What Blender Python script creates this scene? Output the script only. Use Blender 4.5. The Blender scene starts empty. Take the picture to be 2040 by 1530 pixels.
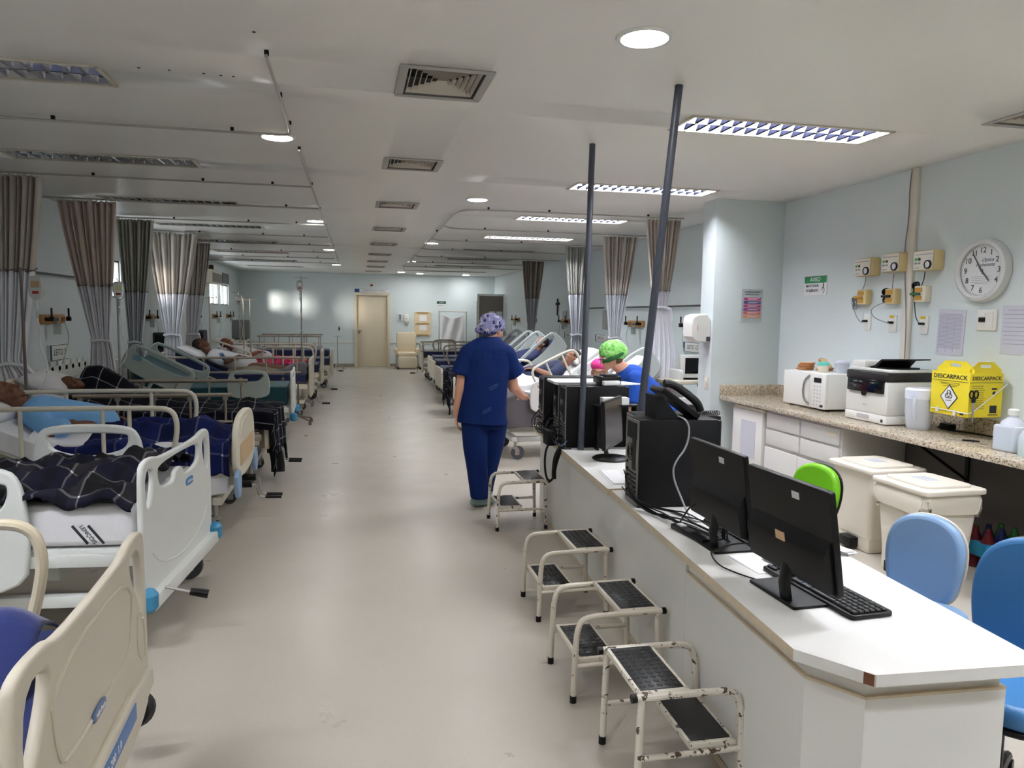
import bpy, bmesh, math, random
from mathutils import Vector, Matrix, noise
PI = math.pi
S = bpy.context.scene
COL = S.collection
random.seed(7)
# ---------------- camera, exposure ----------------
cd = bpy.data.cameras.new('camera'); cam = bpy.data.objects.new('camera', cd); COL.objects.link(cam)
cd.sensor_fit = 'HORIZONTAL'; cd.sensor_width = 36.0; cd.lens = 36.0 * 1450 / 2040
cd.clip_start = 0.05; cd.clip_end = 200
R3 = Matrix(((0.9766261, 0.0073841, -0.2148183), (-0.2145526, 0.0938668, -0.9721914), (0.0129855, 0.9955574, 0.0932570)))
# columns of the view are right, up, backward
cam.matrix_world = Matrix.Translation((0, 0, 1.6)) @ R3.to_4x4()
S.camera = cam
S.view_settings.view_transform = 'Standard'; S.view_settings.look = 'None'
S.view_settings.gamma = 1.0; S.view_settings.use_curve_mapping = False
S.view_settings.exposure = 1.03
W = bpy.data.worlds.new('sky'); S.world = W; W.use_nodes = True
bg = W.node_tree.nodes['Background']; bg.inputs[0].default_value = (0.86, 0.93, 1, 1); bg.inputs[1].default_value = 6.0
# low sun that reaches the far wall through the left windows
sl = bpy.data.lights.new('sun', 'SUN'); sl.energy = 3.2; sl.angle = math.radians(7); sl.color = (1, 0.93, 0.84)
sun = bpy.data.objects.new('sun', sl); COL.objects.link(sun)
sun.rotation_euler = Vector((0.50, 1.0, -0.05)).to_track_quat('-Z', 'Y').to_euler()
try:
    S.cycles.max_bounces = 11; S.cycles.diffuse_bounces = 8; S.cycles.glossy_bounces = 3; S.cycles.transmission_bounces = 5
    S.cycles.transparent_max_bounces = 12; S.cycles.caustics_reflective = False; S.cycles.caustics_refractive = False
    S.cycles.sample_clamp_indirect = 6.0; S.cycles.use_denoising = True
except Exception: pass
# ---------------- helpers ----------------
def lin(c):
    return tuple(((x/255)/12.92 if x/255 <= 0.04045 else ((x/255+0.055)/1.055)**2.4) for x in c[:3]) + (1,)
MATS = {}
def mat(name, col=None, rough=0.5, metal=0.0, var=0.05, scale=9.0, bump=0.0, bscale=60.0, trans=0.0, emit=0.0, alpha=1.0, spec=0.5, coat=0.0, ior=1.45, sheen=0.0):
    if name in MATS: return MATS[name]
    m = bpy.data.materials.new(name); m.use_nodes = True; MATS[name] = m
    nt = m.node_tree; b = nt.nodes['Principled BSDF']; L = nt.links
    c = lin(col)
    b.inputs['Base Color'].default_value = c
    b.inputs['Roughness'].default_value = rough; b.inputs['Metallic'].default_value = metal
    b.inputs['Specular IOR Level'].default_value = spec; b.inputs['Coat Weight'].default_value = coat; b.inputs['IOR'].default_value = ior
    b.inputs['Sheen Weight'].default_value = sheen
    if trans: b.inputs['Transmission Weight'].default_value = trans
    if alpha < 1: b.inputs['Alpha'].default_value = alpha
    if emit: b.inputs['Emission Color'].default_value = c; b.inputs['Emission Strength'].default_value = emit
    tc = nt.nodes.new('ShaderNodeTexCoord')
    if var:
        n = nt.nodes.new('ShaderNodeTexNoise'); n.inputs['Scale'].default_value = scale; n.inputs['Detail'].default_value = 4
        r = nt.nodes.new('ShaderNodeMix'); r.data_type = 'RGBA'
        r.inputs[6].default_value = tuple(x*(1-var) for x in c[:3])+(1,); r.inputs[7].default_value = tuple(min(1, x*(1+var)) for x in c[:3])+(1,)
        L.new(tc.outputs['Object'], n.inputs['Vector']); L.new(n.outputs['Fac'], r.inputs[0]); L.new(r.outputs[2], b.inputs['Base Color'])
    if bump:
        n2 = nt.nodes.new('ShaderNodeTexNoise'); n2.inputs['Scale'].default_value = bscale; n2.inputs['Detail'].default_value = 3
        bp = nt.nodes.new('ShaderNodeBump'); bp.inputs['Strength'].default_value = bump; bp.inputs['Distance'].default_value = 0.02
        L.new(tc.outputs['Object'], n2.inputs['Vector']); L.new(n2.outputs['Fac'], bp.inputs['Height']); L.new(bp.outputs['Normal'], b.inputs['Normal'])
    return m
class NB:   # small node-graph builder
    def __init__(s, name, rough=0.7, coord='UV'):
        s.m = bpy.data.materials.new(name); s.m.use_nodes = True; MATS[name] = s.m
        s.nt = s.m.node_tree; s.b = s.nt.nodes['Principled BSDF']; s.b.inputs['Roughness'].default_value = rough
        tc = s.nt.nodes.new('ShaderNodeTexCoord'); s.co = tc.outputs[coord]
        sp = s.nt.nodes.new('ShaderNodeSeparateXYZ'); s.nt.links.new(s.co, sp.inputs[0]); s.x, s.y, s.z = sp.outputs
    def put(s, sock, v):
        if hasattr(v, 'default_value'): s.nt.links.new(v, sock)
        else: sock.default_value = v
    def ma(s, op, a, b=0.0, c=0.0):
        n = s.nt.nodes.new('ShaderNodeMath'); n.operation = op
        s.put(n.inputs[0], a); s.put(n.inputs[1], b); s.put(n.inputs[2], c); return n.outputs[0]
    def fr(s, a, per): return s.ma('FRACT', s.ma('DIVIDE', a, per))
    def band(s, a, per, lo, hi):
        f = s.fr(a, per); return s.ma('MULTIPLY', s.ma('GREATER_THAN', f, lo), s.ma('LESS_THAN', f, hi))
    def mix(s, f, a, b):
        n = s.nt.nodes.new('ShaderNodeMix'); n.data_type = 'RGBA'; s.put(n.inputs[0], f)
        s.put(n.inputs[6], lin(a) if isinstance(a, tuple) else a); s.put(n.inputs[7], lin(b) if isinstance(b, tuple) else b); return n.outputs[2]
    def noise(s, scale, detail=3, rough=0.5):
        n = s.nt.nodes.new('ShaderNodeTexNoise'); n.inputs['Scale'].default_value = scale; n.inputs['Detail'].default_value = detail
        n.inputs['Roughness'].default_value = rough; s.nt.links.new(s.co, n.inputs['Vector']); return n.outputs['Fac']
    def voro(s, scale, out='Distance', feat='F1'):
        n = s.nt.nodes.new('ShaderNodeTexVoronoi'); n.inputs['Scale'].default_value = scale; n.feature = feat; s.nt.links.new(s.co, n.inputs['Vector']); return n.outputs[out]
    def col(s, v): s.nt.links.new(v, s.b.inputs['Base Color']); return s.m
    def bump(s, h, st=0.3, d=0.01):
        n = s.nt.nodes.new('ShaderNodeBump'); n.inputs['Strength'].default_value = st; n.inputs['Distance'].default_value = d
        s.put(n.inputs['Height'], h); s.nt.links.new(n.outputs[0], s.b.inputs['Normal'])
def link_props(o, label, cat, group=None, kind=None):
    if label: o['label'] = label
    if cat: o['category'] = cat
    if group: o['group'] = group
    if kind: o['kind'] = kind
    return o
def thing(name, label, cat, loc=(0, 0, 0), rz=0.0, group=None):
    o = bpy.data.objects.new(name, None); COL.objects.link(o); o.empty_display_size = 0.1
    o.location = loc; o.rotation_euler = (0, 0, rz); return link_props(o, label, cat, group)
class MB:
    def __init__(s): s.bm = bmesh.new(); s.mi = 0
    def _fin(s, verts, M=None, smooth=True):
        if M is not None: bmesh.ops.transform(s.bm, matrix=M, verts=verts)
        fs = set()
        for v in verts:
            for f in v.link_faces: fs.add(f)
        for f in fs: f.material_index = s.mi
        return s
    def box(s, c, d, bev=0.0, rot=None, seg=2):
        r = bmesh.ops.create_cube(s.bm, size=1.0); vs = r['verts']
        bmesh.ops.scale(s.bm, vec=d, verts=vs)
        if bev > 0:
            es = list({e for v in vs for e in v.link_edges})
            q = bmesh.ops.bevel(s.bm, geom=es, offset=min(bev, min(d)*0.49), segments=seg, affect='EDGES', profile=0.5)
            vs = list({v for f in q['faces'] for v in f.verts} | {v for v in vs if v.is_valid})
            vs = list({v for v in vs} | {w for v in vs for f in v.link_faces for w in f.verts})
        M = Matrix.Translation(c)
        if rot is not None: M = M @ (rot if isinstance(rot, Matrix) else Matrix.Rotation(rot, 4, 'Z'))
        return s._fin(vs, M)
    def cyl(s, p0, p1, r0, r1=None, seg=12, caps=True):
        p0 = Vector(p0); p1 = Vector(p1); r1 = r0 if r1 is None else r1
        d = p1-p0
        r = bmesh.ops.create_cone(s.bm, cap_ends=caps, segments=seg, radius1=r0, radius2=r1, depth=max(d.length, 1e-5))
        M = Matrix.Translation((p0+p1)/2) @ d.to_track_quat('Z', 'Y').to_matrix().to_4x4()
        return s._fin(r['verts'], M)
    def sph(s, c, r, seg=16, rot=None):
        q = bmesh.ops.create_uvsphere(s.bm, u_segments=seg, v_segments=max(6, seg//2), radius=1.0)
        rr = (r, r, r) if not hasattr(r, '__len__') else r
        M = Matrix.Translation(c)
        if rot is not None: M = M @ (rot if isinstance(rot, Matrix) else Matrix.Rotation(rot, 4, 'Z'))
        return s._fin(q['verts'], M @ Matrix.Diagonal((rr[0], rr[1], rr[2], 1)))
    def tube(s, pts, r, seg=8, closed=False, rs=None, flat=None):
        pts = [Vector(p) for p in pts]; n = len(pts); rings = []
        up = Vector((0, 0, 1)); prev = None
        for i, p in enumerate(pts):
            a = pts[i-1] if (i > 0 or closed) else p; b = pts[(i+1) % n] if (i < n-1 or closed) else p
            t = (b-a).normalized() if (b-a).length > 1e-9 else Vector((1, 0, 0))
            if prev is None:
                u = up.cross(t)
                if u.length < 0.1: u = Vector((1, 0, 0)).cross(t)
                u.normalize()
            else:
                u = prev - t*prev.dot(t); u = u.normalized() if u.length > 1e-6 else t.orthogonal().normalized()
            prev = u; w = t.cross(u); R = rs[i] if rs else r
            fa, fb = flat or (1, 1)
            rings.append([s.bm.verts.new(p + u*(R*fa*math.cos(2*PI*k/seg)) + w*(R*fb*math.sin(2*PI*k/seg))) for k in range(seg)])
        m = n if closed else n-1
        for i in range(m):
            A = rings[i]; B = rings[(i+1) % n]
            for k in range(seg):
                f = s.bm.faces.new((A[k], A[(k+1) % seg], B[(k+1) % seg], B[k])); f.material_index = s.mi
        if not closed:
            for A, rv in ((rings[0], True), (rings[-1], False)):
                f = s.bm.faces.new(A[::-1] if rv else A); f.material_index = s.mi
        return s
    def lathe(s, prof, c=(0, 0, 0), seg=20, M=None):
        rings = []; M = M or Matrix.Identity(4)
        for r, z in prof:
            if r < 1e-6: rings.append([s.bm.verts.new(M @ Vector((c[0], c[1], c[2]+z)))])
            else: rings.append([s.bm.verts.new(M @ Vector((c[0]+r*math.cos(2*PI*k/seg), c[1]+r*math.sin(2*PI*k/seg), c[2]+z))) for k in range(seg)])
        for A, B in zip(rings, rings[1:]):
            for k in range(seg):
                q = (k+1) % seg
                if len(A) == 1 and len(B) == 1: continue
                if len(A) == 1: f = s.bm.faces.new((A[0], B[q], B[k]))
                elif len(B) == 1: f = s.bm.faces.new((A[k], A[q], B[0]))
                else: f = s.bm.faces.new((A[k], A[q], B[q], B[k]))
                f.material_index = s.mi
        return s
    def prism(s, poly, a, b, M=None):   # poly in xy, extruded along z from a to b, then M
        M = M or Matrix.Identity(4)
        lo = [s.bm.verts.new(M @ Vector((x, y, a))) for x, y in poly]; hi = [s.bm.verts.new(M @ Vector((x, y, b))) for x, y in poly]
        n = len(poly)
        fs = [s.bm.faces.new(lo[::-1]), s.bm.faces.new(hi)]
        for i in range(n): fs.append(s.bm.faces.new((lo[i], lo[(i+1) % n], hi[(i+1) % n], hi[i])))
        for f in fs: f.material_index = s.mi
        return s
    def quad(s, *p):
        f = s.bm.faces.new([s.bm.verts.new(q) for q in p]); f.material_index = s.mi; return s
    def plate(s, loops, th, bev=0.0, M=None):
        me = flat_mesh(loops, th, bev); n0 = len(s.bm.verts)
        s.bm.verts.ensure_lookup_table(); k0 = len(s.bm.faces)
        s.bm.from_mesh(me); bpy.data.meshes.remove(me); s.bm.verts.ensure_lookup_table(); s.bm.faces.ensure_lookup_table()
        vs = s.bm.verts[n0:]
        if M is not None: bmesh.ops.transform(s.bm, matrix=M, verts=vs)
        for f in s.bm.faces[k0:]: f.material_index = s.mi
        return s
    def obj(s, name, mats, parent=None, ang=35, loc=None, fix=True, uvf=None):
        if fix: bmesh.ops.recalc_face_normals(s.bm, faces=s.bm.faces)
        me = bpy.data.meshes.new(name); s.bm.to_mesh(me); s.bm.free()
        for m in (mats if isinstance(mats, (list, tuple)) else [mats]): me.materials.append(m)
        if len(me.polygons):
            me.polygons.foreach_set('use_smooth', [True]*len(me.polygons)); me.set_sharp_from_angle(angle=math.radians(ang))
        o = bpy.data.objects.new(name, me); COL.objects.link(o)
        if parent: o.parent = parent
        if loc: o.location = loc
        return o
def flat_mesh(loops, th, bev=0.0):
    cu = bpy.data.curves.new('t', 'CURVE'); cu.dimensions = '2D'; cu.fill_mode = 'BOTH'; cu.extrude = max(th/2-bev, 0); cu.bevel_depth = bev; cu.bevel_resolution = 2; cu.offset = -bev
    for li, lp in enumerate(loops):
        ar = sum(a[0]*b[1]-b[0]*a[1] for a, b in zip(lp, lp[1:]+lp[:1]))
        if (ar > 0) != (li == 0): lp = lp[::-1]
        sp = cu.splines.new('POLY'); sp.points.add(len(lp)-1); sp.use_cyclic_u = True
        for i, p in enumerate(lp): sp.points[i].co = (p[0], p[1], 0, 1)
    o = bpy.data.objects.new('t', cu); me = bpy.data.meshes.new_from_object(o)
    bpy.data.objects.remove(o); bpy.data.curves.remove(cu)
    return me
def rrect(w, h, r, cx=0, cy=0, n=5):
    pts = []
    for qx, qy, a0 in ((1, 1, 0), (-1, 1, 90), (-1, -1, 180), (1, -1, 270)):
        for k in range(n+1):
            a = math.radians(a0+90*k/n); pts.append((cx+qx*(w/2-r)+r*math.cos(a), cy+qy*(h/2-r)+r*math.sin(a)))
    return pts
def chaikin(p, it=2):
    for _ in range(it):
        q = []
        for i in range(len(p)):
            a = p[i]; b = p[(i+1) % len(p)]
            q += [(a[0]*.75+b[0]*.25, a[1]*.75+b[1]*.25), (a[0]*.25+b[0]*.75, a[1]*.25+b[1]*.75)]
        p = q
    return p
def smooth_path(pts, it=2):
    p = [Vector(q) for q in pts]
    for _ in range(it):
        q = [p[0]]
        for a, b in zip(p, p[1:]): q += [a*.75+b*.25, a*.25+b*.75]
        q.append(p[-1]); p = q
    return p
FACE_X = Matrix(((0, 0, 1, 0), (1, 0, 0, 0), (0, 1, 0, 0), (0, 0, 0, 1)))     # plate xy -> world yz, thickness along x
FACE_Y = Matrix(((1, 0, 0, 0), (0, 0, -1, 0), (0, 1, 0, 0), (0, 0, 0, 1)))    # plate xy -> world xz, thickness along -y
def T(x, y, z): return Matrix.Translation((x, y, z))
def RZ(a): return Matrix.Rotation(a, 4, 'Z')
def RX(a): return Matrix.Rotation(a, 4, 'X')
def RY(a): return Matrix.Rotation(a, 4, 'Y')
def text(name, s, size, M, m, parent=None, ext=0.0006, bold=0.0, align='CENTER', wx=1.0, shear=0.0):
    cu = bpy.data.curves.new('t', 'FONT'); cu.body = s; cu.size = size; cu.extrude = ext; cu.align_x = align; cu.align_y = 'CENTER'; cu.offset = bold; cu.resolution_u = 3; cu.shear = shear
    o = bpy.data.objects.new('t', cu); me = bpy.data.meshes.new_from_object(o); bpy.data.objects.remove(o); bpy.data.curves.remove(cu)
    me.transform(M @ Matrix.Diagonal((wx, 1, 1, 1))); me.materials.append(m); me.name = name
    ob = bpy.data.objects.new(name, me); COL.objects.link(ob)
    if parent: ob.parent = parent
    return ob
ON_RIGHT = Matrix(((0, 0, -1, 0), (-1, 0, 0, 0), (0, 1, 0, 0), (0, 0, 0, 1)))  # text reading on the right-hand wall (facing -x)
ON_BACK = Matrix(((1, 0, 0, 0), (0, 0, -1, 0), (0, 1, 0, 0), (0, 0, 0, 1)))    # facing -y (towards the entrance)
ON_LEFT = Matrix(((0, 0, 1, 0), (1, 0, 0, 0), (0, 1, 0, 0), (0, 0, 0, 1)))     # facing +x
def struct(name, mb, m, parent=None):
    o = mb.obj(name, m, parent)
    if parent is None: o['kind'] = 'structure'
    return o
def dup(root, loc, rz=None, label=None, group=None):
    r = root.copy(); COL.objects.link(r); r.location = loc
    if rz is not None: r.rotation_euler = (0, 0, rz)
    if label: r['label'] = label
    if group: r['group'] = group
    def rec(src, dst):
        for ch in list(src.children):
            c = ch.copy(); COL.objects.link(c); c.parent = dst; rec(ch, c)
    rec(root, r); return r
def voxel(mb, name, m, parent, vox=0.008, smooth=6, ang=180, cut=None):
    me = bpy.data.meshes.new(name); mb.bm.to_mesh(me); mb.bm.free()
    o = bpy.data.objects.new(name, me); COL.objects.link(o)
    md = o.modifiers.new('r', 'REMESH'); md.mode = 'VOXEL'; md.voxel_size = vox; md.use_smooth_shade = True
    if smooth:
        sm = o.modifiers.new('s', 'SMOOTH'); sm.factor = 0.5; sm.iterations = smooth
    dg = bpy.context.evaluated_depsgraph_get(); ev = o.evaluated_get(dg)
    me2 = bpy.data.meshes.new_from_object(ev); o.modifiers.clear(); o.data = me2; bpy.data.meshes.remove(me)
    if cut:   # cut(v) -> True removes the vertex
        b = bmesh.new(); b.from_mesh(me2); bmesh.ops.delete(b, geom=[v for v in b.verts if cut(v.co)], context='VERTS'); b.to_mesh(me2); b.free()
    me2.materials.clear()
    for mm in (m if isinstance(m, (list, tuple)) else [m]): me2.materials.append(mm)
    me2.polygons.foreach_set('use_smooth', [True]*len(me2.polygons)); me2.name = name
    if parent: o.parent = parent
    return o
def cap(mb, p0, r0, p1, r1, seg=14):
    p0 = Vector(p0); p1 = Vector(p1); d = p1-p0
    mb.cyl(p0, p1, r0, r1, seg); mb.sph(p0, r0, seg); mb.sph(p1, r1, seg); return mb
def chain(mb, pts, rs, seg=14):
    for i in range(len(pts)-1): cap(mb, pts[i], rs[i], pts[i+1], rs[i+1], seg)
    return mb
# ---------------- materials ----------------
WHITE = mat('white_laminate', (216, 215, 212), 0.35, var=0.02)
LAMEDGE = mat('worn_tan_edge', (196, 182, 158), 0.6, var=0.18, scale=30)
PAINT = mat('pale_blue_wall', (212, 222, 224), 0.5, var=0.03, scale=1.2, bump=0.05, bscale=120)
CEILM = mat('ceiling_paint', (234, 231, 226), 0.33, var=0.04, scale=0.8, bump=0.02, bscale=30)
CREAM = mat('cream_door_paint', (216, 204, 180), 0.45, var=0.04, scale=3)
GREYDOOR = mat('grey_door_paint', (128, 122, 114), 0.55, var=0.03, scale=3)
METAL = mat('brushed_metal', (170, 168, 164), 0.32, 0.9, var=0.05, scale=40)
CHROME = mat('chrome', (205, 205, 205), 0.15, 1.0, var=0.02)
ALU = mat('aluminium_rail', (176, 166, 152), 0.38, 0.7, var=0.05, scale=30)
BLACK = mat('black_plastic', (11, 11, 12), 0.42, var=0.15, scale=60, bump=0.02, spec=.3)
BLACKG = mat('black_gloss', (8, 9, 11), 0.12, var=0.0)
RUBBER = mat('black_rubber', (26, 26, 29), 0.5, var=0.15, scale=50)
DGREY = mat('dark_grey_pole_paint', (66, 70, 82), 0.4, var=0.06, scale=30)
PLW = mat('white_plastic', (226, 226, 222), 0.4, var=0.02)
PLC = mat('cream_plastic', (222, 214, 196), 0.42, var=0.04)
BEIGE = mat('beige_bed_plastic', (196, 188, 172), 0.38, var=0.05, scale=6)
BEDW = mat('white_bed_plastic', (218, 221, 218), 0.36, var=0.03, scale=6)
BEDG = mat('grey_bed_plastic', (176, 184, 182), 0.4, var=0.03, scale=6)
BLUEP = mat('blue_plastic', (56, 134, 176), 0.4, var=0.08, scale=30)
PBLUE = mat('pale_blue_bumper', (134, 164, 196), 0.45, var=0.06, scale=30)
SHEET = mat('white_sheet', (226, 226, 230), 0.85, var=0.03, scale=5, bump=0.25, bscale=9, sheen=0.2)
NAVY = mat('navy_vinyl', (26, 36, 78), 0.45, var=0.12, scale=8, bump=0.1, bscale=10)
TEAL = mat('teal_vinyl', (18, 66, 76), 0.38, var=0.12, scale=6, bump=0.1, bscale=8)
PAPER = mat('paper', (232, 232, 234), 0.7, var=0.02)
INK = mat('dark_ink', (40, 42, 48), 0.7, var=0.0)
INKG = mat('grey_ink', (130, 130, 140), 0.7, var=0.0)
LED = mat('lit_diffuser', (252, 251, 250), 0.5, var=0.0, emit=60.0)
TUBEON = mat('lit_tube', (246, 248, 255), 0.5, var=0.0, emit=172.0)
TUBEOFF = mat('unlit_tube', (190, 192, 192), 0.3, var=0.02)
REFLON = mat('lit_louvre_metal', (236, 238, 240), 0.35, 0.35, var=0.04, scale=40)  # whiter copy of the louvre metal, brightness of lit cells put into its colour
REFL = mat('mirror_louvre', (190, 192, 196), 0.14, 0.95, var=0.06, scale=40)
GLASS = mat('clear_glass', (240, 246, 244), 0.03, var=0.0, alpha=0.07)
SKIN = mat('light_skin', (214, 160, 134), 0.5, var=0.06, scale=14, bump=0.05)
SKINB = mat('brown_skin', (104, 66, 46), 0.45, var=0.10, scale=12, bump=0.05)
SCRUB = mat('navy_scrub_cloth', (12, 36, 90), 0.85, var=0.08, scale=10, bump=0.5, bscale=9, spec=.2)
SCRUB2 = mat('blue_scrub_cloth', (32, 72, 158), 0.85, var=0.08, scale=10, bump=0.5, bscale=9, spec=.2)
# floor: beige vinyl with fine speckle
n = NB('beige_vinyl_floor', 0.2, 'Object')
f1 = n.noise(0.9, 4); f2 = n.noise(220, 2, 0.7); f3 = n.noise(3.0, 5)
c = n.mix(f1, (168, 161, 150), (182, 175, 164)); c = n.mix(n.ma('MULTIPLY', n.ma('GREATER_THAN', f2, 0.62), 0.35), c, (120, 108, 94))
n.col(n.mix(n.ma('MULTIPLY', n.ma('GREATER_THAN', f3, 0.74), 0.12), c, (150, 136, 118)))
n.put(n.b.inputs['Roughness'], n.ma('MULTIPLY_ADD', f3, 0.25, 0.20)); n.bump(n.noise(5, 2), 0.05, 0.02); FLOORM = n.m
# granite
n = NB('beige_granite', 0.2, 'Object')
v = n.voro(120, 'Color'); sp = n.nt.nodes.new('ShaderNodeSeparateColor'); n.nt.links.new(v, sp.inputs[0])
c = n.mix(sp.outputs[0], (172, 158, 138), (206, 196, 178)); c = n.mix(n.ma('GREATER_THAN', sp.outputs[1], 0.90), c, (104, 92, 82))
c = n.mix(n.ma('GREATER_THAN', n.noise(60, 3), 0.60), c, (140, 122, 102)); GRAN = n.col(c)
# chipped paint (white enamel over rusty steel)
n = NB('chipped_white_paint', 0.4, 'Object')
f = n.ma('GREATER_THAN', n.noise(34, 5, 0.65), 0.585); GCH = n.col(n.mix(f, (214, 208, 196), (74, 56, 46)))
n = NB('slightly_chipped_white_paint', 0.4, 'Object')
f = n.ma('GREATER_THAN', n.noise(34, 5, 0.65), 0.645); GCH2 = n.col(n.mix(f, (206, 198, 184), (96, 74, 58)))
# studded rubber tread
RUBS = mat('studded_rubber', (15, 16, 19), 0.35, var=0.1, scale=20)
# checked blankets
def plaid(name, base, dark, alt, line, per=0.17):
    n = NB(name, 0.9, 'UV')
    bx = n.band(n.x, per*2, 0, 0.5); by = n.band(n.y, per*2, 0, 0.5)
    c = n.mix(n.ma('MULTIPLY', bx, 0.75), base, dark); c = n.mix(n.ma('MULTIPLY', by, 0.6), c, alt)
    lx = n.band(n.x, per, 0.0, 0.055); ly = n.band(n.y, per, 0.0, 0.055)
    kx = n.band(n.x, per, 0.30, 0.55); c = n.mix(n.ma('MULTIPLY', kx, 0.55), c, dark)
    c = n.mix(n.ma('MULTIPLY', n.ma('MAXIMUM', lx, ly), 0.55), c, line); c = n.mix(n.ma('MULTIPLY', lx, ly), c, (210, 210, 214))
    n.bump(n.noise(420, 2), 0.4, 0.002); n.b.inputs['Specular IOR Level'].default_value = 0.15; return n.col(c)
PLAID_BK = plaid('black_check_blanket', (34, 32, 36), (9, 9, 12), (18, 21, 40), (112, 110, 112))
PLAID_NV = plaid('navy_check_blanket', (17, 26, 74), (15, 22, 52), (22, 32, 86), (90, 94, 120), 0.24)
PLAID_DK = plaid('dark_check_blanket', (18, 19, 28), (8, 8, 12), (15, 18, 34), (150, 150, 156), 0.15)
GREYB = mat('grey_blanket_cloth', (78, 74, 78), 0.95, var=0.15, scale=14, bump=0.4, bscale=18, sheen=0.3)
NAVYB = mat('navy_blanket_cloth', (20, 34, 92), 0.95, var=0.12, scale=10, bump=0.4, bscale=14, sheen=0.3)
TAUPE = mat('taupe_blanket_cloth', (138, 128, 112), 0.95, var=0.1, scale=10, bump=0.3, bscale=14)
# ---------------- room shell ----------------
XL, XR, YF, YB, ZC = -3.2, 4.37, -4.0, 22.5, 2.8
struct('floor', MB().box(((XL+XR)/2, (YF+YB)/2, -0.05), (XR-XL+0.4, YB-YF+0.4, 0.1)), FLOORM)
struct('trim_1', MB().box(((XL+XR)/2, (YF+YB)/2, ZC+0.16), (XR-XL+0.4, YB-YF+0.4, 0.12)), CEILM)
# suspended ceiling skin with real openings for the troffers and grilles
LIT = []
troffers = []
for k in range(8): troffers.append((-1.91, 4.235+2.237*k, False))
for k in range(8): troffers.append((2.69, 4.30+2.27*k, k < 4))
for k in (1, 2): troffers.append((-1.91, 4.235-2.237*k, True)); troffers.append((2.69, 4.30-2.27*k, True))  # rows continued out of view, these unseen troffers added and lit for ambient light
grilles = [(0.475, 3.92, 0.47, 0.52), (0.485, 6.03, 0.46, 0.46), (0.50, 8.28, 0.46, 0.46), (0.53, 10.62, 0.46, 0.46), (0.55, 12.9, 0.46, 0.46), (0.57, 15.1, 0.46, 0.46),
           (0.59, 17.1, 0.46, 0.46), (0.61, 19.0, 0.46, 0.46), (0.62, 21.1, 0.46, 0.46), (3.99, 3.62, 0.46, 0.46)]
TW, TD = 1.36, 0.31
holes = [(x-TW/2, y-TD/2, x+TW/2, y+TD/2) for x, y, _ in troffers] + [(x-w/2+.03, y-d/2+.03, x+w/2-.03, y+d/2-.03) for x, y, w, d in grilles]
xs = sorted({XL-.1, XR+.1} | {h[0] for h in holes} | {h[2] for h in holes}); ys = sorted({YF-.1, YB+.1} | {h[1] for h in holes} | {h[3] for h in holes})
mb = MB()
vd = {}
def V2(x, y):
    if (x, y) not in vd: vd[(x, y)] = mb.bm.verts.new((x, y, ZC))
    return vd[(x, y)]
for i in range(len(xs)-1):
    for j in range(len(ys)-1):
        cx, cy = (xs[i]+xs[i+1])/2, (ys[j]+ys[j+1])/2
        if any(h[0] < cx < h[2] and h[1] < cy < h[3] for h in holes): continue
        mb.bm.faces.new((V2(xs[i], ys[j]), V2(xs[i], ys[j+1]), V2(xs[i+1], ys[j+1]), V2(xs[i+1], ys[j])))
o = mb.obj('ceiling', CEILM, fix=False); md = o.modifiers.new('s', 'SOLIDIFY'); md.thickness = 0.012; md.offset = -1; o['kind'] = 'structure'
# left wall with window openings
wins = [(1.2, 2.4), (6.9, 8.1), (10.2, 11.4), (15.2, 16.42), (18.1, 19.32), (19.5, 20.72)]
mb = MB(); t = 0.2
def wseg(y0, y1, z0, z1): mb.box((XL-t/2, (y0+y1)/2, (z0+z1)/2), (t, y1-y0, z1-z0))
wins = wins[2:]
yy = YF-.2
for a, b in wins:
    wseg(yy, a, 0, ZC+.1); wseg(a, b, 0, 1.78); wseg(a, b, 2.3, ZC+.1); yy = b
wseg(yy, YB+.2, 0, ZC+.1)
struct('wall_left', mb, PAINT)
FRM = mat('window_frame_paint', (90, 92, 92), 0.4)
for i, (a, b) in enumerate(wins):
    w = MB(); zc = 2.04
    for z in (1.79, 2.29): w.box((XL-.05, (a+b)/2, z), (.06, b-a, .03))
    for y in (a+.015, b-.015, (a+b)/2): w.box((XL-.05, y, zc), (.06, .03, .52))
    o = w.obj('window_%d' % (i+1), FRM); o['kind'] = 'structure'
    MB().box((XL-.05, (a+b)/2, zc), (.006, b-a-.02, .5)).obj('pane', GLASS, o)
struct('wall_right', MB().box((XR+.1, (YF+YB)/2, 1.45), (.2, YB-YF+.4, 2.9)), PAINT)
struct('wall_front', MB().box(((XL+XR)/2, YF-.1, 1.45), (XR-XL, .2, 2.9)), PAINT)
# far wall, with the door opening
mb = MB()
for x0, x1, z0, z1 in ((XL, 0.15, 0, 2.9), (1.07, XR, 0, 2.9), (0.15, 1.07, 2.15, 2.9)): mb.box(((x0+x1)/2, YB+.1, (z0+z1)/2), (x1-x0, .2, z1-z0))
struct('wall_back', mb, PAINT)
# stub wall that closes the nurses' recess
struct('wall_stub', MB().box(((3.60+XR)/2, 6.98, 1.4), (XR-3.60, .28, 2.8), 0.004), PAINT)
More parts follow.
